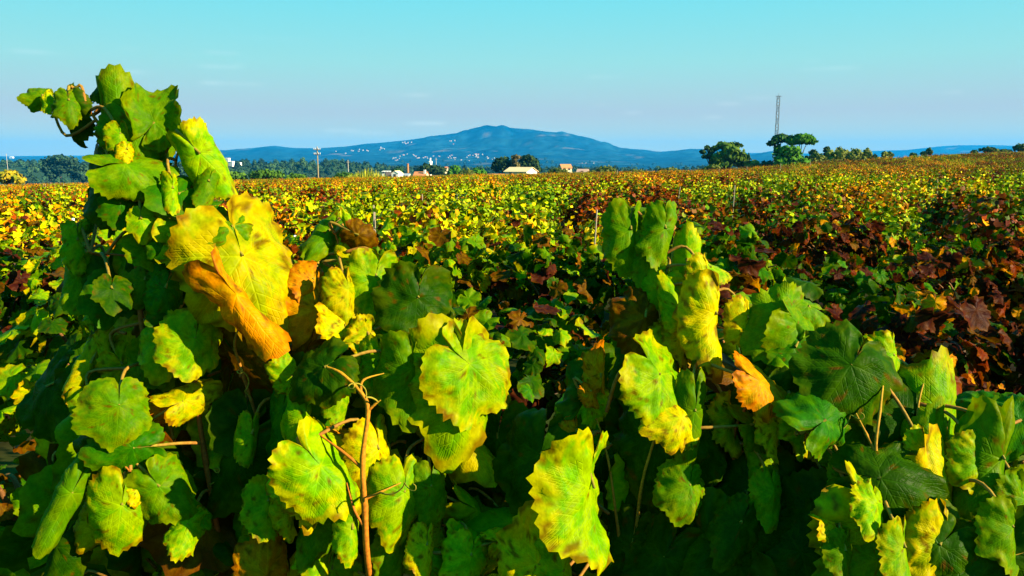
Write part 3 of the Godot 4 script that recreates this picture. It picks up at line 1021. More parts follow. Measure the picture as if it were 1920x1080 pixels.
func simple_leaf(g: Geo, p: Vector3, out: Vector3, s: float, kind: String) -> void:
	var cols: Array = leaf_colors[kind]
	var normal := (out + Vector3(rng.randfn(), rng.randfn() + 0.25, rng.randfn()) * 0.85).normalized()
	var b := leaf_basis(Vector3(rng.randf_range(-0.6, 0.6), -1.0, rng.randf_range(-0.6, 0.6)), normal)
	var base: Color = cols[0].lerp(cols[1], rng.randf()) * rng.randf_range(0.42, 1.08)
	base.g *= rng.randf_range(0.84, 1.0)     # leaves that turn gold and brown
	var edge: Color = base.lerp(cols[2], 0.5)
	var bend := rng.randf_range(-0.25, 0.5)
	var i := g.add(p, base)
	for q in [[0.0, 0.62], [0.42, 0.36], [0.42, 0.04], [0.40, -0.24], [0.0, -0.06], [-0.40, -0.24], [-0.42, 0.04], [-0.42, 0.36]]:
		var x: float = q[0] * rng.randf_range(0.85, 1.15)
		var y: float = q[1] * rng.randf_range(0.85, 1.15)
		g.add(p + b * Vector3(x, y, -bend * (absf(x) + 0.4 * y * y)) * s, edge)
	for k in 8:
		g.tri(i, i + 1 + k, i + 1 + (k + 1) % 8)


func foliage_mesh(mix: Array, count: int, s: float) -> ArrayMesh:
	var g := Geo.new()
	var lead: String = mix[rng.randi() % mix.size()]
	for k in count:
		var q := vine_shape_point(0.72, 0.52, 0.50)
		var kind: String = mix[rng.randi() % mix.size()] if rng.randf() < 0.75 else lead
		simple_leaf(g, q[0] + Vector3(0, 0.68, 0), q[1], s * rng.randf_range(0.65, 1.25), kind)
	for k in 6:     # a few shoots standing out of the top
		var x := rng.randf_range(-0.6, 0.6)
		var z := rng.randf_range(-0.3, 0.3)
		for j in 5:
			simple_leaf(g, Vector3(x + rng.randf_range(-0.06, 0.06), 0.98 + 0.07 * j, z + rng.randf_range(-0.06, 0.06)), Vector3(rng.randfn(), 0.3, rng.randfn()), s * (1.0 - 0.12 * j), lead)
	return g.mesh()


func trunk_mesh() -> ArrayMesh:
	var g := Geo.new()
	var bark := Color(0.075, 0.048, 0.03)
	var cane := Color(0.17, 0.07, 0.025)
	var head := Vector3(rng.randf_range(-0.06, 0.06), 0.48, rng.randf_range(-0.05, 0.05))
	tube(g, [Vector3(0, -0.06, 0), Vector3(rng.randf_range(-0.05, 0.05), 0.22, rng.randf_range(-0.04, 0.04)), head], 0.045, 0.032, bark, bark, 8, 0.2)
	for k in 7:
		var to := head + Vector3(rng.randf_range(-0.48, 0.48), rng.randf_range(0.18, 0.40), rng.randf_range(-0.28, 0.28))
		tube(g, [head, head.lerp(to, 0.5) + Vector3(0, 0.1, 0), to], 0.011, 0.004, cane, Color(0.22, 0.11, 0.03), 5)
	return g.mesh()


func where_words(x: float, d: float) -> String:
	var px := 960.0 + x / d * FOCAL * 0.99
	for w in [[60, "at the left edge"], [190, "below the eucalyptus grove"], [430, "behind the tall left shoot"], [560, "left of the utility pole"], [680, "below the utility pole"], [830, "below the brick chimney"], [960, "below the blue peak"], [1080, "below the dark tree clump"], [1220, "below the hill's right slope"], [1330, "behind the right vine's top"], [1430, "below the broad uneven pine"], [1540, "below the umbrella pines"], [1660, "below the olive bushes"], [1800, "below the grassy rise"]]:
		if px < w[0]:
			return w[1]
	return "at the right edge"


func ordinal(k: int) -> String:
	return ["front", "second", "third", "fourth", "fifth", "sixth", "seventh", "eighth", "ninth", "tenth", "eleventh", "twelfth", "thirteenth", "fourteenth", "fifteenth", "sixteenth", "seventeenth", "eighteenth", "nineteenth", "twentieth"][k]


func make_field() -> void:
	rng.seed = 31337
	make_library()
	for k in 5:
		trunk_library.append(trunk_mesh())
	var bunches := {}
	for kind in MIXES:
		bunches[kind] = []
		for v in 4:
			bunches[kind].append(foliage_mesh(MIXES[kind], 800, 0.086))
	var far_bunches := {}
	for kind in MIXES:
		far_bunches[kind] = foliage_mesh(MIXES[kind], 700, 0.086)
	# the small leaved vine low at the left, between the front row and the second
	var low := Vector3(-1.22, 0.0, -1.95)
	var small := thing("grape_vine", "small leaved green grapevine low at the left edge, beside the tall left shoot", "grapevine", low)
	part("trunk", trunk_library[0], wood_mat, small)
	for k in 300:
		var q := vine_shape_point(0.62, 0.46, 0.42)
		var lf: String = ["G", "G", "Y", "G", "L", "T", "D", "B"][rng.randi() % 8]
		var m := part("leaf", leaf_library[lf][rng.randi() % 7], leaf_mat, small)
		var size := rng.randf_range(0.035, 0.10)
		var normal: Vector3 = (q[1] + Vector3(rng.randfn(), rng.randfn() + 0.35, rng.randfn()) * 0.6).normalized()
		m.transform = Transform3D(leaf_basis(Vector3(rng.randf_range(-0.7, 0.7), -1.0, rng.randf_range(-0.7, 0.7)), normal).scaled(Vector3(size, size, size)), q[0] + Vector3(0, 0.50, 0))
	var far_spots := {"green": [], "yellow": [], "orange": [], "red": [], "dark": []}
	var singles := 0
	var row := 0
	while true:
		row += 1
		var z0 := 3.15 + 2.15 * (row - 1)
		if z0 > 135.0:
			break
		var reach := z0 * 0.72 + 2.0
		var x := -reach + rng.randf()
		while x < reach:
			x += rng.randf_range(0.78, 1.05) if row <= 3 else rng.randf_range(0.95, 1.3)
			var d := z0 + x * 0.05 + rng.randf_range(-0.12, 0.12)
			var t := x / d
			if absf(t) > 0.70 + 0.9 / d or d < 2.6:
				continue
			if d > (113.0 if t > 0.42 else 124.0) + 6.0 * noise.get_noise_2d(t * 4.0, 2.0):
				continue
			var kind := vine_kind(x, d)
			var p := Vector3(x, height(x, d), -d)
			var turn := rng.randf_range(-0.5, 0.5) + (PI if rng.randf() < 0.5 else 0.0)
			var s := rng.randf_range(0.85, 1.12)
			if row > 14 or singles >= 300:
				far_spots[kind].append([p, turn, s])
				continue
			singles += 1
			var label := "%s vine, %s row, %s" % [LOOKS[kind], ordinal(row), where_words(x, d)]
			var o := thing("grape_vine", label, "grapevine", p, "grapevines in the rows of the field")
			o.rotation.y = turn
			o.scale = Vector3(s, s, s)
			part("trunk", trunk_library[rng.randi() % 5], wood_mat, o)
			if row <= 3:
				var count: int = [0, 298, 290, 280][row]
				for k in count:
					var q := vine_shape_point(0.74, 0.54, 0.5)
					var mix: Array = MIXES[kind]
					var lf: String = mix[rng.randi() % mix.size()]
					var m := part("leaf", leaf_library[lf][rng.randi() % 7], leaf_mat, o)
					var size := rng.randf_range(0.065, 0.14)
					var out: Vector3 = q[1]
					var normal := (out + Vector3(rng.randfn(), rng.randfn() + 0.35, rng.randfn()) * 0.5).normalized()
					m.transform = Transform3D(leaf_basis(Vector3(rng.randf_range(-0.7, 0.7), -1.0, rng.randf_range(-0.7, 0.7)), normal).scaled(Vector3(size, size, size)), q[0] + Vector3(0, 0.66, 0))
			else:
				part("foliage", bunches[kind][rng.randi() % 4], far_leaf_mat, o).set_meta("kind", "stuff")
	var rest := Node3D.new()
	rest.name = "vineyard_rows"
	rest.set_meta("kind", "stuff")
	tag(rest, "far rows of autumn vines running to the edge of the field", "vineyard")
	add_child(rest)
	for kind in far_spots:
		var list: Array = far_spots[kind]
		print(kind, " ", list.size())
		if list.is_empty():
			continue
		var mm := MultiMesh.new()
		mm.transform_format = MultiMesh.TRANSFORM_3D
		mm.mesh = far_bunches[kind]
		mm.instance_count = list.size()
		for k in list.size():
			var b := Basis(Vector3.UP, list[k][1]).scaled(Vector3(list[k][2], list[k][2], list[k][2]))
			mm.set_instance_transform(k, Transform3D(b, list[k][0]))
		var o := MultiMeshInstance3D.new()
		o.name = "%s_vines" % kind
		o.multimesh = mm
		o.material_override = far_leaf_mat
		o.set_meta("kind", "stuff")
		rest.add_child(o)


# ==================================================================== the vines in front
# each leaf: [x, y, length] in pixels of the photograph, tip direction in degrees (0 right, 90 up), facing (right, up), curl, droop, curl axis in degrees, colour, distance
var shoot_leaves := [
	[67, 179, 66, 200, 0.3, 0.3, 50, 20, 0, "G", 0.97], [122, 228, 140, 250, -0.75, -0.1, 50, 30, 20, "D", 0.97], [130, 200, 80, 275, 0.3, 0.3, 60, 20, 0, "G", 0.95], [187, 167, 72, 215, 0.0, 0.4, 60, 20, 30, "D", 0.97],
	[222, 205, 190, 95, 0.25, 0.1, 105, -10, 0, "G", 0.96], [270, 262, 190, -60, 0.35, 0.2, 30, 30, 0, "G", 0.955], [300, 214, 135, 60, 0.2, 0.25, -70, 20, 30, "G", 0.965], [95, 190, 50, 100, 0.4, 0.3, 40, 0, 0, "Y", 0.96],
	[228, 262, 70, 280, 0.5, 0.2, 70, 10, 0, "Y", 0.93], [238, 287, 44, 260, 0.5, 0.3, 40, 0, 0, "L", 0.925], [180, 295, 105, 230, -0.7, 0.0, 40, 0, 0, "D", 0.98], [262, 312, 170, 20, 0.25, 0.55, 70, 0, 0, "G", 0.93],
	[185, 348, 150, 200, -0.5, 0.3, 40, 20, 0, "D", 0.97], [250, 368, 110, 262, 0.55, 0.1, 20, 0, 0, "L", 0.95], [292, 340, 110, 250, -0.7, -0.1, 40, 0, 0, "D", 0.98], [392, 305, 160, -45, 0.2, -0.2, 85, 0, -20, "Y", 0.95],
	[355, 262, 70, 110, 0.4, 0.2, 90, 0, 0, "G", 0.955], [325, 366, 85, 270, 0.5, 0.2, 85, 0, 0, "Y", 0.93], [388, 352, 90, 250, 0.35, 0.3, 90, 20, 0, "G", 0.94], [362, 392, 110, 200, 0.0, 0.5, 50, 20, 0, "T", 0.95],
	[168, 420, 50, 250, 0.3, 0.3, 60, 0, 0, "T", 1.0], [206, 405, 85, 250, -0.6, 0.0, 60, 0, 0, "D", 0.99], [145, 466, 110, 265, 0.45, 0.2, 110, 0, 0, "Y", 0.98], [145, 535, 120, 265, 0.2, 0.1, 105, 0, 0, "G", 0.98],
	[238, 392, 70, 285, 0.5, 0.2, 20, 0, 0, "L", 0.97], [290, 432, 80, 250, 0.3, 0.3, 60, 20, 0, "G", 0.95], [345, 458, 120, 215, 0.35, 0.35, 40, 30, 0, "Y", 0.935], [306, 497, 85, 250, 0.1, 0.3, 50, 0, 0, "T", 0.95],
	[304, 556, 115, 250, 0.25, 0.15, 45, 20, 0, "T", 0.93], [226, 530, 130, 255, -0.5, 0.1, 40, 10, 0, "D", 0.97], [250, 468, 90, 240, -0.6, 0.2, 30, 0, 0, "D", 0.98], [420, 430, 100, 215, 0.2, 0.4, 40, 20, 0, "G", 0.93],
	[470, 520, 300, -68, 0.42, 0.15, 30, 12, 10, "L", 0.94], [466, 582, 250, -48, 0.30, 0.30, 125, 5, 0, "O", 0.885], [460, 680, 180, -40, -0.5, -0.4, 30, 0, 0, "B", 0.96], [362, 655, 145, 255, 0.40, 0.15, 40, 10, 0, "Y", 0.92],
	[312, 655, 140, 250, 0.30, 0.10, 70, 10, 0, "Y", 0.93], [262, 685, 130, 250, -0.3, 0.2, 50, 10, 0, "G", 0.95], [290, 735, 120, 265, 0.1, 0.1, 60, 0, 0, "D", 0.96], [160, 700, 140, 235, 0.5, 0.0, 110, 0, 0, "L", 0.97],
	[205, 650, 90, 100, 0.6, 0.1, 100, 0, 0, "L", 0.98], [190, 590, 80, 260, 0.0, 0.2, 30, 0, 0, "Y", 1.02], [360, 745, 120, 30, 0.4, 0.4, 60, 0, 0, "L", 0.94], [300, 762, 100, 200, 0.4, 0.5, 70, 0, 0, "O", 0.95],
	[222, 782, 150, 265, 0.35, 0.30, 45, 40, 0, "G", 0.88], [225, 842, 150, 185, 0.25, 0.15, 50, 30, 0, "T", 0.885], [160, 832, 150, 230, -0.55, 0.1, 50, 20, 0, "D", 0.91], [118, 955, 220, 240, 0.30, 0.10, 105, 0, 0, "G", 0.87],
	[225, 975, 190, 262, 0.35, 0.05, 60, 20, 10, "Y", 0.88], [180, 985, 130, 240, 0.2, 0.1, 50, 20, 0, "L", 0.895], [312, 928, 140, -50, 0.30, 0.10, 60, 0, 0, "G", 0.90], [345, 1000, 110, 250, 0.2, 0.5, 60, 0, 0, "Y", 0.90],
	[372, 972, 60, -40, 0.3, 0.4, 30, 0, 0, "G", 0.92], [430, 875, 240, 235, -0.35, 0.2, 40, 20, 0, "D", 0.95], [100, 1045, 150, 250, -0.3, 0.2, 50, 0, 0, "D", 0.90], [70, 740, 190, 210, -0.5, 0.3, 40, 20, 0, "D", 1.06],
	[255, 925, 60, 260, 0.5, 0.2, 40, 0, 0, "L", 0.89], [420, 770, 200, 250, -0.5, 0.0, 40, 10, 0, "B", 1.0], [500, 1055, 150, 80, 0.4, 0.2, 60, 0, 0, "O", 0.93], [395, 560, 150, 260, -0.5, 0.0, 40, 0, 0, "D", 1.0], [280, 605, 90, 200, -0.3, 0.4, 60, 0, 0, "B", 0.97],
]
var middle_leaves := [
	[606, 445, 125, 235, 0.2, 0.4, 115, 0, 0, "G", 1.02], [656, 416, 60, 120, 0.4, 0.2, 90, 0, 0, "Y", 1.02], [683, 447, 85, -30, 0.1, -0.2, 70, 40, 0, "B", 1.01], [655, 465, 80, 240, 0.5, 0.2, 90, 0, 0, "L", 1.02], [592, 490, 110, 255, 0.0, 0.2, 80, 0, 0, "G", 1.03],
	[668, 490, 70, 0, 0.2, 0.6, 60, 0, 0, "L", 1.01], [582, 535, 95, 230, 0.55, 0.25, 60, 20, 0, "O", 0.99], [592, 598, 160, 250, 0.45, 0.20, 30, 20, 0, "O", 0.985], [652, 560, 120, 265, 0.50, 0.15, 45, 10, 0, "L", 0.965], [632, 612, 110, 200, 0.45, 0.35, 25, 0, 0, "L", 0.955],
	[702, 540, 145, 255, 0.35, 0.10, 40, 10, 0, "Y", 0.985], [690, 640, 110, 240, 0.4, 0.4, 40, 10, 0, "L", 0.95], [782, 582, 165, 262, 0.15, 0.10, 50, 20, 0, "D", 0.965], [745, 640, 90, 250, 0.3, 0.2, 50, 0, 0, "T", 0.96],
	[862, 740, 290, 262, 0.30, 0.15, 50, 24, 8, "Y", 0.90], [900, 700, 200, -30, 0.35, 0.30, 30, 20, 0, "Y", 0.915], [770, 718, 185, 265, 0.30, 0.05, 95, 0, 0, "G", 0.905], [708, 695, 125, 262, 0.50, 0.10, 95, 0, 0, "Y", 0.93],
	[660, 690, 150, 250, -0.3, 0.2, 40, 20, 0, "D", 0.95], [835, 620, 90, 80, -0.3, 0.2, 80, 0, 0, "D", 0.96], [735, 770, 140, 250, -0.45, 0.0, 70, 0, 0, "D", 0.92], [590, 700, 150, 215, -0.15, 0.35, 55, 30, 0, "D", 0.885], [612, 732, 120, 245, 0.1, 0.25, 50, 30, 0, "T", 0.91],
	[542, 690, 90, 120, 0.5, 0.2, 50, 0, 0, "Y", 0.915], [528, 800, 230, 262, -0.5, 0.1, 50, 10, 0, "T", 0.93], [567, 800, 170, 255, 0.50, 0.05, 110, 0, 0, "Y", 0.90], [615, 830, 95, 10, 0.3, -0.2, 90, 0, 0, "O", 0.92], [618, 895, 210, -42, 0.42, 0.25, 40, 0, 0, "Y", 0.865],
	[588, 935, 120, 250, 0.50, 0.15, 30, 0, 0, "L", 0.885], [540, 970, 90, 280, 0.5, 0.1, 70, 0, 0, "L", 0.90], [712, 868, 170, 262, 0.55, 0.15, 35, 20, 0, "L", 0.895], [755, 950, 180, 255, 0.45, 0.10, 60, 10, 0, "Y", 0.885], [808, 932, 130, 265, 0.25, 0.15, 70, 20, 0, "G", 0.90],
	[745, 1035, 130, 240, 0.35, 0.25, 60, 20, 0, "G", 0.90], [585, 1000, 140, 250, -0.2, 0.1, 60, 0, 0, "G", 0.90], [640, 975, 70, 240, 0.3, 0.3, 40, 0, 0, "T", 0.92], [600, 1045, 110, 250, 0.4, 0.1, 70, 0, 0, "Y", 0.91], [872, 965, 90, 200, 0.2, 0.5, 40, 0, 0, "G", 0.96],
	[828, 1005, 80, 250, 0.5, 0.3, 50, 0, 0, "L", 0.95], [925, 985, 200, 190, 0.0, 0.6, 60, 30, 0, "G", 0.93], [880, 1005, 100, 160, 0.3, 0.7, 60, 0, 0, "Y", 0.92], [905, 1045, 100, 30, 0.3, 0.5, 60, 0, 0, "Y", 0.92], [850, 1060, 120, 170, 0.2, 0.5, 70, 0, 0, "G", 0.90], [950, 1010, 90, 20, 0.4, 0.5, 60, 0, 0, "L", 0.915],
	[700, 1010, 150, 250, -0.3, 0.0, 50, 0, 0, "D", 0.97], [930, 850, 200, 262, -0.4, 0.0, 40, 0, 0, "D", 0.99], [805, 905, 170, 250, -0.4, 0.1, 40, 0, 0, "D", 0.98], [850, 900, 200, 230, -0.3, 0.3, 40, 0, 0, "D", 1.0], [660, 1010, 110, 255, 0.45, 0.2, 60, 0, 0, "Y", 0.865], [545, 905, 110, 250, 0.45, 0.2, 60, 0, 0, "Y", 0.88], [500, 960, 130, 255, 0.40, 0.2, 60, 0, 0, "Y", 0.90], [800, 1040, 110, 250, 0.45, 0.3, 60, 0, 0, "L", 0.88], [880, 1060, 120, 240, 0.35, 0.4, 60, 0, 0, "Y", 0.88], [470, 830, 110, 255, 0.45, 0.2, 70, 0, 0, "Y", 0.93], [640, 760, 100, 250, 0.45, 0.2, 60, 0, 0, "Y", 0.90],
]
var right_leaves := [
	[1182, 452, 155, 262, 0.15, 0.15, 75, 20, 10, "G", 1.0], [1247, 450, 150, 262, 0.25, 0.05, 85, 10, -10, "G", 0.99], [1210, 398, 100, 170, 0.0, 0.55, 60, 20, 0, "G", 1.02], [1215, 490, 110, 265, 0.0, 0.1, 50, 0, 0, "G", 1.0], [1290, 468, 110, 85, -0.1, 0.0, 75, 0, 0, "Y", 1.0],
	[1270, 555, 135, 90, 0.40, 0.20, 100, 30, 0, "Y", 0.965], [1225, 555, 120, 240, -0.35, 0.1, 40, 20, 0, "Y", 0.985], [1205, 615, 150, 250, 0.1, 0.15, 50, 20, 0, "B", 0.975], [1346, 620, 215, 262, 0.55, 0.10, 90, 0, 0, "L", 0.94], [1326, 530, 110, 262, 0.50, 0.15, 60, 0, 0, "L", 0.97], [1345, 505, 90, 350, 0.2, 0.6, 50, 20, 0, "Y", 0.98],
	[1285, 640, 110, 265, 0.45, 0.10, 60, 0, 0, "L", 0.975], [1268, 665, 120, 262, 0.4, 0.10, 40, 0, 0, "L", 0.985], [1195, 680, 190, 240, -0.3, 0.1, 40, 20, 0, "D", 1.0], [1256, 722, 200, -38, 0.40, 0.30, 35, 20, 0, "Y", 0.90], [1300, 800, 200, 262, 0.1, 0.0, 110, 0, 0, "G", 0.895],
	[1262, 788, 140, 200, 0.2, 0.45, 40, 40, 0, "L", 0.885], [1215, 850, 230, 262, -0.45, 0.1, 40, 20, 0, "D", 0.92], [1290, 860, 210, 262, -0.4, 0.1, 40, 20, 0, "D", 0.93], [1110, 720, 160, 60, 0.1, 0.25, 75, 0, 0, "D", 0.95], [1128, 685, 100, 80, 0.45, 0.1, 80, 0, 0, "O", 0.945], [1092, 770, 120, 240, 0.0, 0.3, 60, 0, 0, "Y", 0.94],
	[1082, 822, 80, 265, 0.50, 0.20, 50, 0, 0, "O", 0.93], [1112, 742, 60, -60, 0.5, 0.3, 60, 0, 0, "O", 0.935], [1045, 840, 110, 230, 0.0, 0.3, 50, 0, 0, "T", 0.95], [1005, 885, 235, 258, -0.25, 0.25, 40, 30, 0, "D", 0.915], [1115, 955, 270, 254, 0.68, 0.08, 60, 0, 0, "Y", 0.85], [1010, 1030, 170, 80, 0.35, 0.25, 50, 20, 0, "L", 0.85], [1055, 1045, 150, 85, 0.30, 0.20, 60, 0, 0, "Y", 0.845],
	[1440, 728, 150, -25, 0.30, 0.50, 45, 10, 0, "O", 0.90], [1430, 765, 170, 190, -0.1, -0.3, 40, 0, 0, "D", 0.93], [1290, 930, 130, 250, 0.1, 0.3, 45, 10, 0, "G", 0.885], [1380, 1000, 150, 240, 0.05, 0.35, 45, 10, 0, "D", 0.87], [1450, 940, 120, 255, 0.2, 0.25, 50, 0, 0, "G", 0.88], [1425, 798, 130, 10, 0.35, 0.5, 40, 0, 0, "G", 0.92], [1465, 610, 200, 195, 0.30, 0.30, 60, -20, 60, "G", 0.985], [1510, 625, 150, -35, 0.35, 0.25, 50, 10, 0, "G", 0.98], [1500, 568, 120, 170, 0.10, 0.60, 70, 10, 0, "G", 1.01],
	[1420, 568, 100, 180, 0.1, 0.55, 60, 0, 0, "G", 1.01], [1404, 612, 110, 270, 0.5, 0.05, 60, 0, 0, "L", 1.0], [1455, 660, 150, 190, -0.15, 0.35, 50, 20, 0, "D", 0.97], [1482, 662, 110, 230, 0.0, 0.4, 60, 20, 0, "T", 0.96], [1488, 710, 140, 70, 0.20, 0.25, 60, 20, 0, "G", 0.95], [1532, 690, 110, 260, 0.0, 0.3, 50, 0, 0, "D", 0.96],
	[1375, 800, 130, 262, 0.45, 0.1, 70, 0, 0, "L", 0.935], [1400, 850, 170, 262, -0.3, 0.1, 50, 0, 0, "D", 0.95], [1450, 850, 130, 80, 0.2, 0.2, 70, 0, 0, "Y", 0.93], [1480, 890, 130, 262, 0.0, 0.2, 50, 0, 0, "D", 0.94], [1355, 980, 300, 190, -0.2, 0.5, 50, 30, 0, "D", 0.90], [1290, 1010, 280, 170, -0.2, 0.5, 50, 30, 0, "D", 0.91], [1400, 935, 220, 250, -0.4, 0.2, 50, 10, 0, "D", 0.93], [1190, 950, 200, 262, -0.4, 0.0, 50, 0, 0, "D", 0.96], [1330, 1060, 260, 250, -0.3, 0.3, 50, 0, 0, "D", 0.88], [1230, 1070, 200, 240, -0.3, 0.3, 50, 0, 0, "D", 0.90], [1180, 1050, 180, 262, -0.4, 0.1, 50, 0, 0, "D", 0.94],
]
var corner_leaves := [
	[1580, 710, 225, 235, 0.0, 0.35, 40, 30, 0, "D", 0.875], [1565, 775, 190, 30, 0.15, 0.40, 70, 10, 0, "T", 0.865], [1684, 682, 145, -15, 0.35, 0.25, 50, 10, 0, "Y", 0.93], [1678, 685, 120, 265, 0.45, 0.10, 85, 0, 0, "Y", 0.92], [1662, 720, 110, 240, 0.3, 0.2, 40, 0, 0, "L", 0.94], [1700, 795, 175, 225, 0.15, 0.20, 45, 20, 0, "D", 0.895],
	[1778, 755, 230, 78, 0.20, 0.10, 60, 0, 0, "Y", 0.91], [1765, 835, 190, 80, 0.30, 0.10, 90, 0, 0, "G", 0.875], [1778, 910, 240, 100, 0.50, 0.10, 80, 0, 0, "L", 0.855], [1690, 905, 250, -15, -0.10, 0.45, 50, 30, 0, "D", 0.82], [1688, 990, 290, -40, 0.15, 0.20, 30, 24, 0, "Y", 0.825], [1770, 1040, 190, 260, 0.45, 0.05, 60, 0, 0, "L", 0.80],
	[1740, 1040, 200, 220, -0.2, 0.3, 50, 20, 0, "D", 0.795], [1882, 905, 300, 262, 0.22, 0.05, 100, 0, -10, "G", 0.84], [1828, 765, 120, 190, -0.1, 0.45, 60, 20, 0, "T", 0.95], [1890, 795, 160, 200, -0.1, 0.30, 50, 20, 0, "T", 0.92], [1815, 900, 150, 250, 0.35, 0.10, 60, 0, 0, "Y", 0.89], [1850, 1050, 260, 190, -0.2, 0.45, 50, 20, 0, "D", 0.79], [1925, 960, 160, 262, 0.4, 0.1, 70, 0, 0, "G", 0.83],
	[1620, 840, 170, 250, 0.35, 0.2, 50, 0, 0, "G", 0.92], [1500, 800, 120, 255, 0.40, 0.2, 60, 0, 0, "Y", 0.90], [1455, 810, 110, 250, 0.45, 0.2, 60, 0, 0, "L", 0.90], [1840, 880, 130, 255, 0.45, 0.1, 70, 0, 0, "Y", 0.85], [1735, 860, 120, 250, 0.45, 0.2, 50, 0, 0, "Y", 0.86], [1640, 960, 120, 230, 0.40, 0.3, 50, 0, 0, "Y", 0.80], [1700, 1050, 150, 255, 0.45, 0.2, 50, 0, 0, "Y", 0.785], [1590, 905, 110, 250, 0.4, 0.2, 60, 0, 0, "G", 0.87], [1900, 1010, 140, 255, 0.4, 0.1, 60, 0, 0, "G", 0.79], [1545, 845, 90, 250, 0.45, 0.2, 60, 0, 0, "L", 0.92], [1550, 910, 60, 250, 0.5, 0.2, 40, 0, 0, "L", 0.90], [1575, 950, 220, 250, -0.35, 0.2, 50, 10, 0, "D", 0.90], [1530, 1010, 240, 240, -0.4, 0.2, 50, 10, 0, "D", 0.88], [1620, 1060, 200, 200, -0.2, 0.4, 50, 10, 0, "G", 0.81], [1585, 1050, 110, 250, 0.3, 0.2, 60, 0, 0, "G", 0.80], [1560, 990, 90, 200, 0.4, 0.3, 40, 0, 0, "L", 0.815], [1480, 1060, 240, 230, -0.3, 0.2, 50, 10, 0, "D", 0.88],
]


func cane_points(list: Array) -> Array:
	var out := []
	for p in list:
		out.append(at(p[0], p[1], p[2]))
	return out


func front_vine(called: String, label: String, foot: Vector3, canes: Array, leaves: Array, fill: Array) -> void:
	var o := thing(called, label, "grapevine", foot, "front row of grapevines")
	var bark := Color(0.075, 0.045, 0.028)
	var trunk := Geo.new()
	var head := Vector3(0.02, 0.42, 0.0)
	tube(trunk, [Vector3(0, -0.08, 0), Vector3(-0.03, 0.2, 0.02), head], 0.05, 0.038, bark, bark, 10, 0.2)
	part("trunk", trunk.mesh(), wood_mat, o)
	var nodes := []
	for c in canes:
		var pts := cane_points(c[0])
		var g := Geo.new()
		var local := []
		if c[1] > 0.0035:
			local.append(head)
			local.append(head.lerp(pts[0] - foot, 0.6) + Vector3(0, 0.03, 0))
		for p in pts:
			local.append(p - foot)
		tube(g, local, c[1] * 0.78, c[1] * 0.22, c[2], c[3], 8, 0.22)
		part("cane", g.mesh(), wood_mat, o)
		for k in local.size() - 1:
			for j in 4:
				nodes.append(local[k].lerp(local[k + 1], j / 4.0))
	var n := 0
	for l in leaves:
		n += 1
		if l[2] < 10:
			continue
		add_leaf(o, foot, nodes, l, 34, 12, n + int(foot.x * 1000.0) % 97, rng.randf_range(-0.1, 0.32))
	for k in 2:     # tendrils
		var from: Vector3 = nodes[rng.randi_range(nodes.size() / 3, nodes.size() - 1)]
		var way := Vector3(rng.randf_range(-1, 1), rng.randf_range(0.1, 1.0), rng.randf_range(0.0, 0.8)).normalized()
		var curl := []
		var reach := rng.randf_range(0.04, 0.09)
		for j in 14:
			var f := j / 13.0
			var r := 0.010 * f * (1.3 - f)
			curl.append(from + way * reach * minf(f * 1.4, 1.0) + Vector3(cos(f * 14.0) * r, sin(f * 14.0) * r, sin(f * 9.0) * r))
		var tg := Geo.new()
		tube(tg, curl, 0.0011, 0.0005, lime_stalk, lime_stalk, 5)
		part("tendril", tg.mesh(), wood_mat, o)
	if fill.size() > 3:      # the leafy column of the tall shoot
		for k in int(fill[3]):
			var py := rng.randf_range(320.0, 760.0)
			var px := 272.0 + (py - 320.0) * 0.04 + rng.randf_range(-1.0, 1.0) * (42.0 + (py - 320.0) * 0.20)
			var kinds := ["G", "Y", "D", "T", "G", "D", "Y", "L"]
			add_leaf(o, foot, nodes, [px, py, rng.randf_range(60, 115), rng.randf_range(200, 320), rng.randf_range(0.0, 0.6), rng.randf_range(-0.1, 0.5), rng.randf_range(10, 75), rng.randf_range(-10, 40), rng.randf_range(-30, 30), kinds[rng.randi() % 8], rng.randf_range(0.915, 0.99)], 22, 7, 5000 + k, rng.randf_range(0.0, 0.3))
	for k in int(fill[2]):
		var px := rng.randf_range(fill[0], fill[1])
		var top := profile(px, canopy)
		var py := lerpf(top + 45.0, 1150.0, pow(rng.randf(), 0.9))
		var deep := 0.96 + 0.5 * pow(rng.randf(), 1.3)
		var kinds := ["D", "D", "D", "Y", "G", "Y", "B", "D", "L"]  # mostly dark leaves, so shade inside the canopy is put into their colour
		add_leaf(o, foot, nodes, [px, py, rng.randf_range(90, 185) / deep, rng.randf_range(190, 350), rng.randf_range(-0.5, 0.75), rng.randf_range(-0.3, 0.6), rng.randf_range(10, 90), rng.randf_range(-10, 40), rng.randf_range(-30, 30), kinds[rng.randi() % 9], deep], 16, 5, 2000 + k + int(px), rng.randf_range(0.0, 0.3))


var lime_stalk := Color(0.30, 0.26, 0.02)
var canopy := [[-200, 900], [0, 1060], [60, 1010], [110, 860], [150, 640], [200, 480], [250, 370], [330, 370], [400, 420], [450, 560], [560, 580], [640, 540], [720, 580], [800, 660], [880, 740], [950, 840], [1000, 880], [1060, 800], [1130, 720], [1200, 620], [1300, 560], [1360, 620], [1440, 640], [1540, 690], [1600, 720], [1680, 710], [1760, 750], [1820, 800], [1920, 790], [2100, 780]]


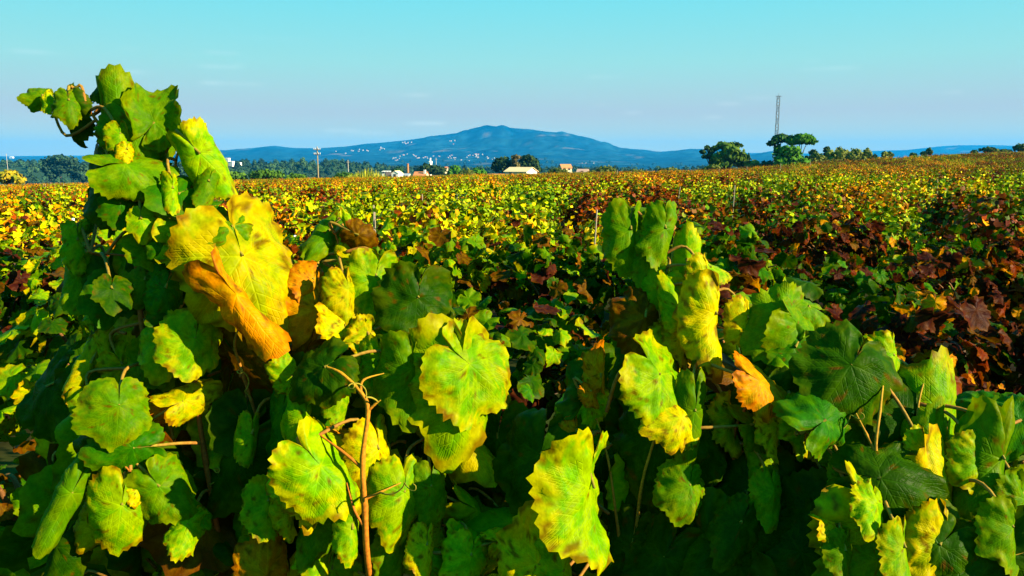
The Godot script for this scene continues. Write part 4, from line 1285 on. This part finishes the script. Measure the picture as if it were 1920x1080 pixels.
func add_leaf(o: Node3D, foot: Vector3, nodes: Array, l: Array, teeth: int, rings: int, seed_: int, fold: float) -> void:
	var depth: float = l[10]
	var a := deg_to_rad(l[3])
	var nx: float = l[4] + (0.2 if l[4] > 0.05 else 0.0)
	var nz := sqrt(maxf(0.05, 1.0 - nx * nx - l[5] * l[5]))
	var b := leaf_basis(Vector3(cos(a), sin(a), 0), Vector3(nx, l[5], nz))
	b = cam_basis * b
	var size: float = l[2] * depth / FOCAL * 0.95
	var m := part("leaf", leaf_mesh(l[9], size, teeth, rings, deg_to_rad(l[6] * (1.28 if l[6] >= 80 else 1.15)), deg_to_rad(l[7]), deg_to_rad(l[8]), fold, rng.randf_range(0.04, 0.14), seed_ * 7 + 13), leaf_mat, o)
	var origin := at(l[0], l[1], depth) - b * Vector3(0, 0.15, 0) * size - foot
	m.transform = Transform3D(b, origin)
	if l[9] == "O":
		m.set_meta("label", "orange leaf")
	elif l[9] == "B":
		m.set_meta("label", "brown withered leaf")
	# the stalk runs from the leaf's notch to the nearest cane
	var best := Vector3.ZERO
	var least := 1e9
	for q in nodes:
		var dd: float = q.distance_squared_to(origin + b * Vector3(0, -0.05, -0.05))
		if dd < least:
			least = dd
			best = q
	var local: Vector3 = b.transposed() * (best - origin)
	var far := minf(local.length(), 0.085 if depth < 0.955 else 0.06)
	local = local.normalized() * far
	var st := Geo.new()
	tube(st, [Vector3.ZERO, Vector3(0, -0.03, -0.012) + local * 0.25, local], 0.0017, 0.0022, Color(0.26, 0.22, 0.02), Color(0.34, 0.13, 0.02), 6)
	part("stalk", st.mesh(), wood_mat, m)


func make_foreground() -> void:
	rng.seed = 8080
	var red := Color(0.22, 0.055, 0.012)
	var orange := Color(0.46, 0.15, 0.01)
	var lime := Color(0.42, 0.26, 0.012)
	front_vine("front_vine", "tall left vine whose leafy shoot rises above the horizon, with one big orange leaf", Vector3(-0.48, 0.0, -1.12),
		[[[[330, 1080, 0.99], [305, 860, 0.98], [290, 740, 0.97], [265, 600, 0.965], [252, 450, 0.965], [243, 360, 0.965], [215, 280, 0.965], [180, 225, 0.965], [155, 190, 0.965]], 0.0062, red, orange],
		[[[420, 1090, 1.0], [385, 860, 0.965], [368, 740, 0.96], [355, 560, 0.965], [345, 440, 0.96], [335, 350, 0.96], [330, 300, 0.965], [350, 250, 0.965]], 0.0055, red, orange],
		[[[380, 960, 0.93], [320, 960, 0.92], [270, 910, 0.90], [235, 875, 0.89]], 0.0032, red, orange],
		[[[520, 900, 1.0], [455, 700, 0.95], [440, 640, 0.93], [462, 590, 0.915]], 0.0030, red, lime],
		[[[250, 480, 0.965], [200, 476, 0.97], [160, 472, 0.975]], 0.0022, red, orange]], shoot_leaves, [90, 470, 170, 26])
	front_vine("front_vine", "bushy vine left of the middle with a bare orange branching cane among yellow leaves", Vector3(-0.16, 0.0, -1.14),
		[[[[695, 1090, 0.90], [684, 950, 0.868], [680, 860, 0.865], [690, 770, 0.865], [676, 735, 0.866], [640, 700, 0.87], [612, 688, 0.88]], 0.0056, Color(0.40, 0.10, 0.008), Color(0.55, 0.27, 0.01)],
		[[[682, 880, 0.866], [640, 845, 0.868], [585, 805, 0.88]], 0.0030, orange, orange], [[[686, 935, 0.867], [715, 922, 0.868], [752, 905, 0.88]], 0.0024, orange, lime], [[[684, 990, 0.872], [664, 955, 0.868], [650, 905, 0.87]], 0.0026, orange, orange],
		[[[690, 770, 0.865], [703, 758, 0.864], [714, 750, 0.864]], 0.0026, orange, lime], [[[676, 735, 0.866], [682, 712, 0.868], [720, 700, 0.88]], 0.0024, orange, lime],
		[[[640, 1000, 1.1], [640, 700, 1.03], [638, 520, 1.02], [635, 460, 1.02], [625, 430, 1.02]], 0.0042, red, orange], [[[800, 1080, 1.0], [818, 850, 0.97], [800, 650, 0.95], [820, 620, 0.93]], 0.0045, red, lime]], middle_leaves, [440, 980, 220])
	front_vine("front_vine", "vine right of the middle with green leaves on top and a tall yellow leaf", Vector3(0.22, 0.0, -1.14),
		[[[[1290, 1090, 1.02], [1282, 760, 0.99], [1262, 680, 0.985], [1240, 600, 0.985], [1225, 480, 1.01], [1225, 410, 1.01]], 0.005, red, lime],
		[[[1190, 1090, 0.98], [1200, 930, 0.93], [1225, 830, 0.91], [1245, 780, 0.90]], 0.0042, Color(0.20, 0.10, 0.02), lime], [[[1160, 1000, 0.95], [1140, 860, 0.945], [1110, 760, 0.945]], 0.0036, red, lime], [[[1400, 1090, 1.05], [1375, 850, 0.95], [1400, 760, 0.93], [1450, 700, 0.96], [1470, 620, 0.99]], 0.0045, red, orange], [[[1290, 780, 0.985], [1320, 640, 0.955], [1335, 560, 0.96]], 0.0028, red, lime]], right_leaves, [980, 1480, 200])
	front_vine("front_vine", "vine in the right corner with broad dark leaves and a forked yellow stalk", Vector3(0.52, 0.0, -1.10),
		[[[[1700, 1100, 0.95], [1660, 930, 0.86], [1642, 850, 0.85], [1650, 770, 0.86], [1658, 700, 0.90]], 0.0046, red, lime], [[[1642, 850, 0.85], [1625, 815, 0.855], [1605, 775, 0.865]], 0.0028, orange, lime], [[[1660, 930, 0.88], [1570, 860, 0.88], [1510, 790, 0.89], [1488, 770, 0.90]], 0.0030, Color(0.2, 0.12, 0.02), lime],
		[[[1850, 1100, 0.92], [1830, 940, 0.90], [1850, 850, 0.90], [1880, 790, 0.91]], 0.0045, red, lime], [[[1780, 1100, 0.95], [1740, 900, 0.90], [1720, 780, 0.90], [1740, 690, 0.92]], 0.0040, red, lime]], corner_leaves, [1440, 2060, 200])
